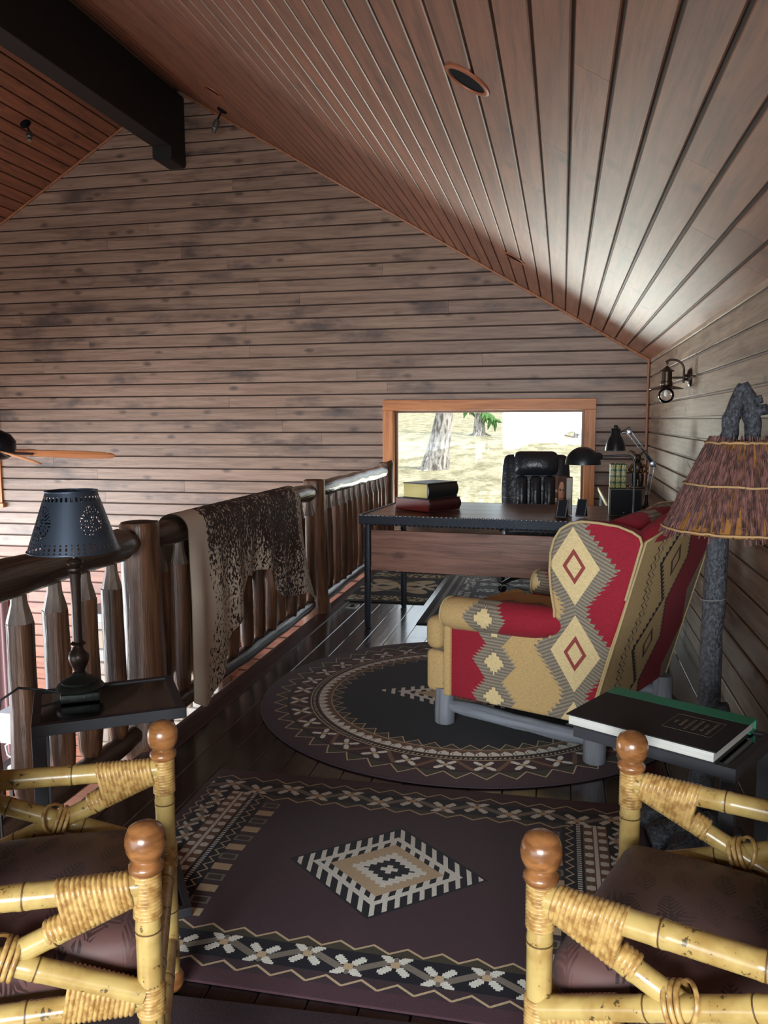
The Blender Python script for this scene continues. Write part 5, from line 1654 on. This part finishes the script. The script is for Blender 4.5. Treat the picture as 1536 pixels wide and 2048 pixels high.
M_spotg = plain('spot_metal', srgb(112, 114, 112), 0.35, 0.7)
def spot(label, p, nrm, aim):
    p, nrm, aim = Vector(p), Vector(nrm).normalized(), Vector(aim).normalized()
    t = thing('spotlight', label, 'spotlight', tuple(p), group='small ceiling spotlights')
    q = B(); q.lathe([(0.052, 0.0), (0.052, 0.012), (0.04, 0.022), (0.012, 0.026)], (0, 0, 0), 20, look_rot(nrm)); q.obj('canopy', M_can, t, smooth=40)
    k = nrm * 0.085
    q = B(); q.tube([(0, 0, 0), k, k + aim * 0.03], 0.009, 8); q.obj('stem', M_can, t, smooth=60)
    q = B(); q.lathe([(0.014, 0), (0.026, 0.012), (0.030, 0.05), (0.030, 0.095), (0.024, 0.100), (0.020, 0.13), (0.002, 0.13)], tuple(k + aim * 0.015), 18, look_rot(aim)); q.obj('lamp_head', M_spotg, t, smooth=40)
    return t
spot('small black spotlight on the slope beside the ridge beam end', on_ceiling(-3.34, 7.95), (-SA, 0, -CA), (-0.35, -0.1, -1))
pL = Vector((-5.13, 7.37, ZR - SL * (X0 + 5.13)))
spot('small black spotlight on the far slope past the ridge beam', pL, (SA, 0, -CA), (0.3, -0.5, -0.8))

# ------------------------------------------------------------------ ceiling fan
g = G('fan_blade_wood')
x, y, z = g.coord('Object')
M_bladeu = wood('fan_blade_oak', srgb(214, 150, 98), srgb(170, 110, 66), 'x', kind='Object', rough=0.35, knots=0, stain=0, var=0)
M_fanm = plain('fan_motor_black', srgb(28, 30, 38), 0.35, 0.5)
fan = thing('ceiling_fan', 'wood-bladed ceiling fan hanging from the ridge beam', 'ceiling fan', (-4.055, 5.31, 1.18))
q = B(); q.tube([(0, 0, 0.1), (0, 0, 3.01)], 0.016, 10); q.obj('down_rod', M_fanm, fan, smooth=60)
q = B(); q.lathe([(0.03, 0.16), (0.09, 0.13), (0.125, 0.08), (0.125, 0.02), (0.10, -0.02), (0.06, -0.05), (0.01, -0.06)], n=28); q.obj('motor', M_fanm, fan, smooth=40)
q = B(); q.lathe([(0.06, 2.94), (0.06, 2.99), (0.03, 3.01)], n=20); q.obj('canopy', M_fanm, fan, smooth=40)
import_ang = [0.62 + k * 2 * PI / 5 for k in range(5)]
for a in import_ang:
    q = B()
    rim = [(0.20, -0.05), (0.40, -0.070), (0.62, -0.074), (0.73, -0.066), (0.79, -0.048), (0.82, -0.02), (0.82, 0.012), (0.80, 0.042), (0.73, 0.062), (0.55, 0.070), (0.36, 0.066), (0.20, 0.05)]
    q.prism(rim, (0, 0, 0), (1, 0, 0), (0, 1, 0), (0, 0, 0.010))
    bl = q.obj('blade', M_bladeu, fan, smooth=30, bevel=0.003)
    bl.matrix_local = Matrix.Rotation(a, 4, 'Z') @ Matrix.Rotation(0.06, 4, 'Y') @ Matrix.Rotation(-0.40, 4, 'X')
    q = B(); q.cbox((0.17, 0, -0.004), (0.14, 0.035, 0.010), 0.003); q.obj('blade_iron', M_fanm, bl, smooth=0)

# ------------------------------------------------------------------ wall plate and floor outlet
M_dplate = plain('dark_wall_plate', srgb(44, 46, 52), 0.4)
t = thing('wall_outlet', 'dark wall outlet plate on the gable wall behind the cowhide', 'outlet', (-3.92, D - 0.001, 0.385))
q = B(); q.cbox((0, -0.004, 0), (0.115, 0.008, 0.115), 0.003); q.obj('plate', M_dplate, t, smooth=0)
q = B(); q.cbox((0, -0.009, 0.0), (0.05, 0.004, 0.035), 0.001); q.box((-0.012, -0.012, 0), (0.006, 0.003, 0.02)); q.box((0.012, -0.012, 0), (0.006, 0.003, 0.02)); q.obj('socket', M_can, t, smooth=0)
p = at(705, 1213, z=0.0)
t = thing('floor_outlet', 'silver outlet plate set in the floor near the railing', 'outlet', (p.x, p.y, 0))
q = B(); q.cbox((0, 0, 0.003), (0.085, 0.125, 0.006), 0.002); q.obj('plate', plain('silver_plate', srgb(200, 204, 206), 0.35, 0.6), t, smooth=0)
q = B(); q.box((0, 0.02, 0.0065), (0.03, 0.03, 0.002)); q.box((0, -0.02, 0.0065), (0.03, 0.03, 0.002)); q.obj('socket', M_can, t, smooth=0)

# ------------------------------------------------------------------ room below: fireplace, table lamp, curtain
g = G('grey_field_stone')
x, y, z = g.coord('world')
rr_ = g.rnd()
n1 = g.noise(g.vec(x, y, z), 9.0, 4.0)
col = g.mix(n1, srgb(128, 134, 142), srgb(176, 170, 156))
col = g.mix(rr_ * 0.7, col, srgb(150, 128, 104))
M_stone = g.out(col, 0.85, 0.0, n1, 0.6, 0.02)
M_mortar = plain('mortar', srgb(96, 92, 88), 0.9)
fp = thing('fireplace', 'grey stone fireplace with a slab mantel in the room below', 'fireplace', (-4.30, 8.16, ZLOW))
W_, H_ = 1.50, 1.98
q = B(); q.box((0, 0.04, H_ / 2), (W_ - 0.06, 0.34, H_)); q.obj('core', M_mortar, fp, smooth=0)
RS = random.Random(17)
zc = 0.0
while zc < H_ - 0.05:
    hgt = RS.uniform(0.13, 0.22); hgt = min(hgt, H_ - zc)
    xx = -W_ / 2
    while xx < W_ / 2 - 0.02:
        w_ = RS.uniform(0.16, 0.36); w_ = min(w_, W_ / 2 - xx)
        q = B(); q.rbox((xx + w_ / 2, -0.11, zc + hgt / 2), (max(0.03, w_ - 0.015), RS.uniform(0.10, 0.16), hgt - 0.015), 0.02, 2)
        q.obj('stone', M_stone, fp, smooth=50)
        xx += w_
    zc += hgt
q = B(); q.cbox((0, -0.05, H_ + 0.05), (W_ + 0.24, 0.50, 0.10), 0.012); q.obj('mantel_slab', plain('blue_grey_slab', srgb(150, 162, 174), 0.5, 0, 20, 0.2), fp, smooth=0)
# lamp on a small stand
pw = at(30, 1478, y=7.5)
M_white = plain('white_shade', srgb(150, 154, 164), 0.7)
zs0 = pw.z
st_h = 0.42
t = thing('lamp_stand', 'low dark stand in the room below carrying the white lamp', 'table', (pw.x, 7.5, ZLOW))
q = B(); q.cbox((0, 0, st_h - 0.02), (0.5, 0.45, 0.04), 0.004); q.obj('top', M_beam, t, smooth=0)
for sx in (-1, 1):
    for sy in (-1, 1):
        q = B(); q.box((sx * 0.21, sy * 0.18, (st_h - 0.04) / 2), (0.04, 0.04, st_h - 0.04)); q.obj('leg', M_beam, t, smooth=0)
zb0 = ZLOW + st_h
t = thing('white_lamp', 'white table lamp with square shade in the room below', 'lamp', (pw.x, 7.5, zb0))
hs = 0.33
q = B(); q.prism([(-0.135, 0), (0.135, 0), (0.115, hs), (-0.115, hs)], (0, -0.125, zs0 - zb0), (1, 0, 0), (0, 0, 1), (0, 0.25, 0)); q.obj('shade', M_white, t, smooth=0)
q = B(); q.lathe([(0.09, 0), (0.09, 0.02), (0.03, 0.04), (0.022, 0.06), (0.02, zs0 - zb0 + 0.02)], n=18); q.tube([(0.02, 0, 0.10), (0.10, 0, 0.14), (0.12, 0, 0.24), (0.06, 0, 0.28), (0.02, 0, 0.24)], 0.012, 8); q.tube([(-0.02, 0, 0.10), (-0.10, 0, 0.14), (-0.12, 0, 0.24), (-0.06, 0, 0.28), (-0.02, 0, 0.24)], 0.012, 8); q.obj('scroll_base', M_white, t, smooth=60)
# curtain
M_curt = plain('mauve_curtain', srgb(112, 86, 88), 0.85, 0, 40, 0.2)
t = thing('curtain', 'long mauve curtain hanging at the lower storey window', 'curtain', (-6.62, D - 0.10, ZLOW + 0.03))
q = B()
def cf(u, v, o): return Vector((-0.28 + 0.56 * u, 0.035 * math.sin(u * 26) + o, 2.25 * v))
q.grid(lambda u, v: cf(u, v, 0.0), 60, 6); q.grid(lambda u, v: cf(u, v, 0.004), 60, 6, flip=True)
q.obj('drape', M_curt, t, smooth=180)
q = B(); q.tube([(-1.25, 0, 2.27), (0.32, 0, 2.27)], 0.014, 10); q.ball((0.33, 0, 2.27), 0.028, 12, 8); q.obj('rod', M_orb, t, smooth=60)

# ------------------------------------------------------------------ outside the window
def gz(y): return 0.15 + (y - 12.0) * 0.040
def dip(y): return 1.35 * (1 - min(1, max(0, (y - 11.2) / 0.6)))  # ground lowered near the house to make room for the unseen ceiling fill
g = G('dry_grass_slope')
x, y, z = g.coord('world')
n1 = g.noise(g.vec(x * 1.0, y * 0.35, 0.0), 2.2, 5.0, 0.7)
n2 = g.noise(g.vec(x, y, 0.0), 9.0, 3.0, 0.7)
col = g.mix(g.ramp(n1 * 0.6 + n2 * 0.4, 0.35, 0.62), srgb(190, 180, 146), srgb(112, 106, 78))
M_grass = g.out(col, 0.9, 0.0, n2, 0.6, 0.05)
b = B()
b.grid(lambda u, v: (-40 + 80 * u, 8.9 + 70 * v ** 1.6, gz(8.9 + 70 * v ** 1.6) + 0.10 * math.sin(u * 37 + v * 11) * min(1, v * 6) - dip(8.9 + 70 * v ** 1.6)), 60, 60)
gr = b.obj('hillside', M_grass, smooth=180)
structure(gr, 'sunlit hillside of dry grass outside the window')
g = G('pale_bark')
x, y, z = g.coord('Object')
n1 = g.noise(g.vec(x * 20.0, y * 20.0, z * 5.0), 1.0, 4.0)
M_bark2 = g.out(g.mix(g.ramp(n1, 0.4, 0.65), srgb(176, 170, 164), srgb(92, 86, 82)), 0.9, 0.0, n1, 0.6, 0.03)
g = G('spruce_needles')
M_spruce = g.out(g.mix(g.noise(g.vec(*g.coord('Object')), 6.0), srgb(96, 140, 70), srgb(52, 92, 46)), 0.8)
def tree(label, x, y, r, h, lean, foliage=False, roots=True):
    t = thing('tree', label, 'tree', (x, y, gz(y)))
    R = random.Random(int(x * 100 + y))
    pts = [(lean * k / 8 * h / 6, 0.05 * math.sin(k), -0.15 + h * k / 8) for k in range(9)]
    rr = [r * (1.9 if k == 0 else 1.15 if k == 1 else 1.0 - 0.05 * k) for k in range(9)]
    q = B(); q.tube(pts, rr, 12, jit=0.06, rnd=R); q.obj('trunk', M_bark2, t, smooth=60)
    if roots:
        for a in (0.3, 1.7, 2.9, 4.4):
            q = B(); q.tube([(0, 0, 0.2), (math.cos(a) * r * 1.6, math.sin(a) * r * 1.6, 0.06), (math.cos(a) * r * 3.6, math.sin(a) * r * 3.6, -0.06)], [r * 0.5, r * 0.35, r * 0.12], 7)
            q.obj('root', M_bark2, t, smooth=60)
    if foliage:
        for j in range(9):
            q = B()
            a = R.uniform(0, 2 * PI); zz = 0.85 + j * 0.4
            dx, dy = math.cos(a), math.sin(a)
            L = R.uniform(0.5, 0.9)
            for s in range(26):
                tt = R.uniform(0.1, 1.0)
                px, py, pz = lean * zz / 6 + dx * L * tt, dy * L * tt, zz - 0.5 * tt * tt * L
                sx, sy, sz = R.uniform(-.3, .3), R.uniform(-.3, .3), R.uniform(-.5, -.1)
                q.tube([(px, py, pz), (px + sx * .5, py + sy * .5, pz + sz * .5), (px + sx, py + sy, pz + sz)], [0.05, 0.075, 0.01], 5)
            q.obj('bough', M_spruce, t, smooth=60)
    return t
tree('pale leaning pine trunk with flared roots on the dry slope', -2.55, 16.5, 0.19, 6.0, 1.0)
tree('spruce with drooping bright green boughs outside', -2.95, 30.0, 0.13, 8.0, 0.0, True)
tree('slim straight trunk on the slope beyond the spruce', -0.4, 30.0, 0.22, 8.0, 0.1)
tree('trunk rising from a leaf mound, seen by the window edge', 0.7, 27.0, 0.2, 8.0, -0.1)
tree('thin distant trunk between the spruce and the mound', -1.3, 36.0, 0.2, 8.0, 0.2)
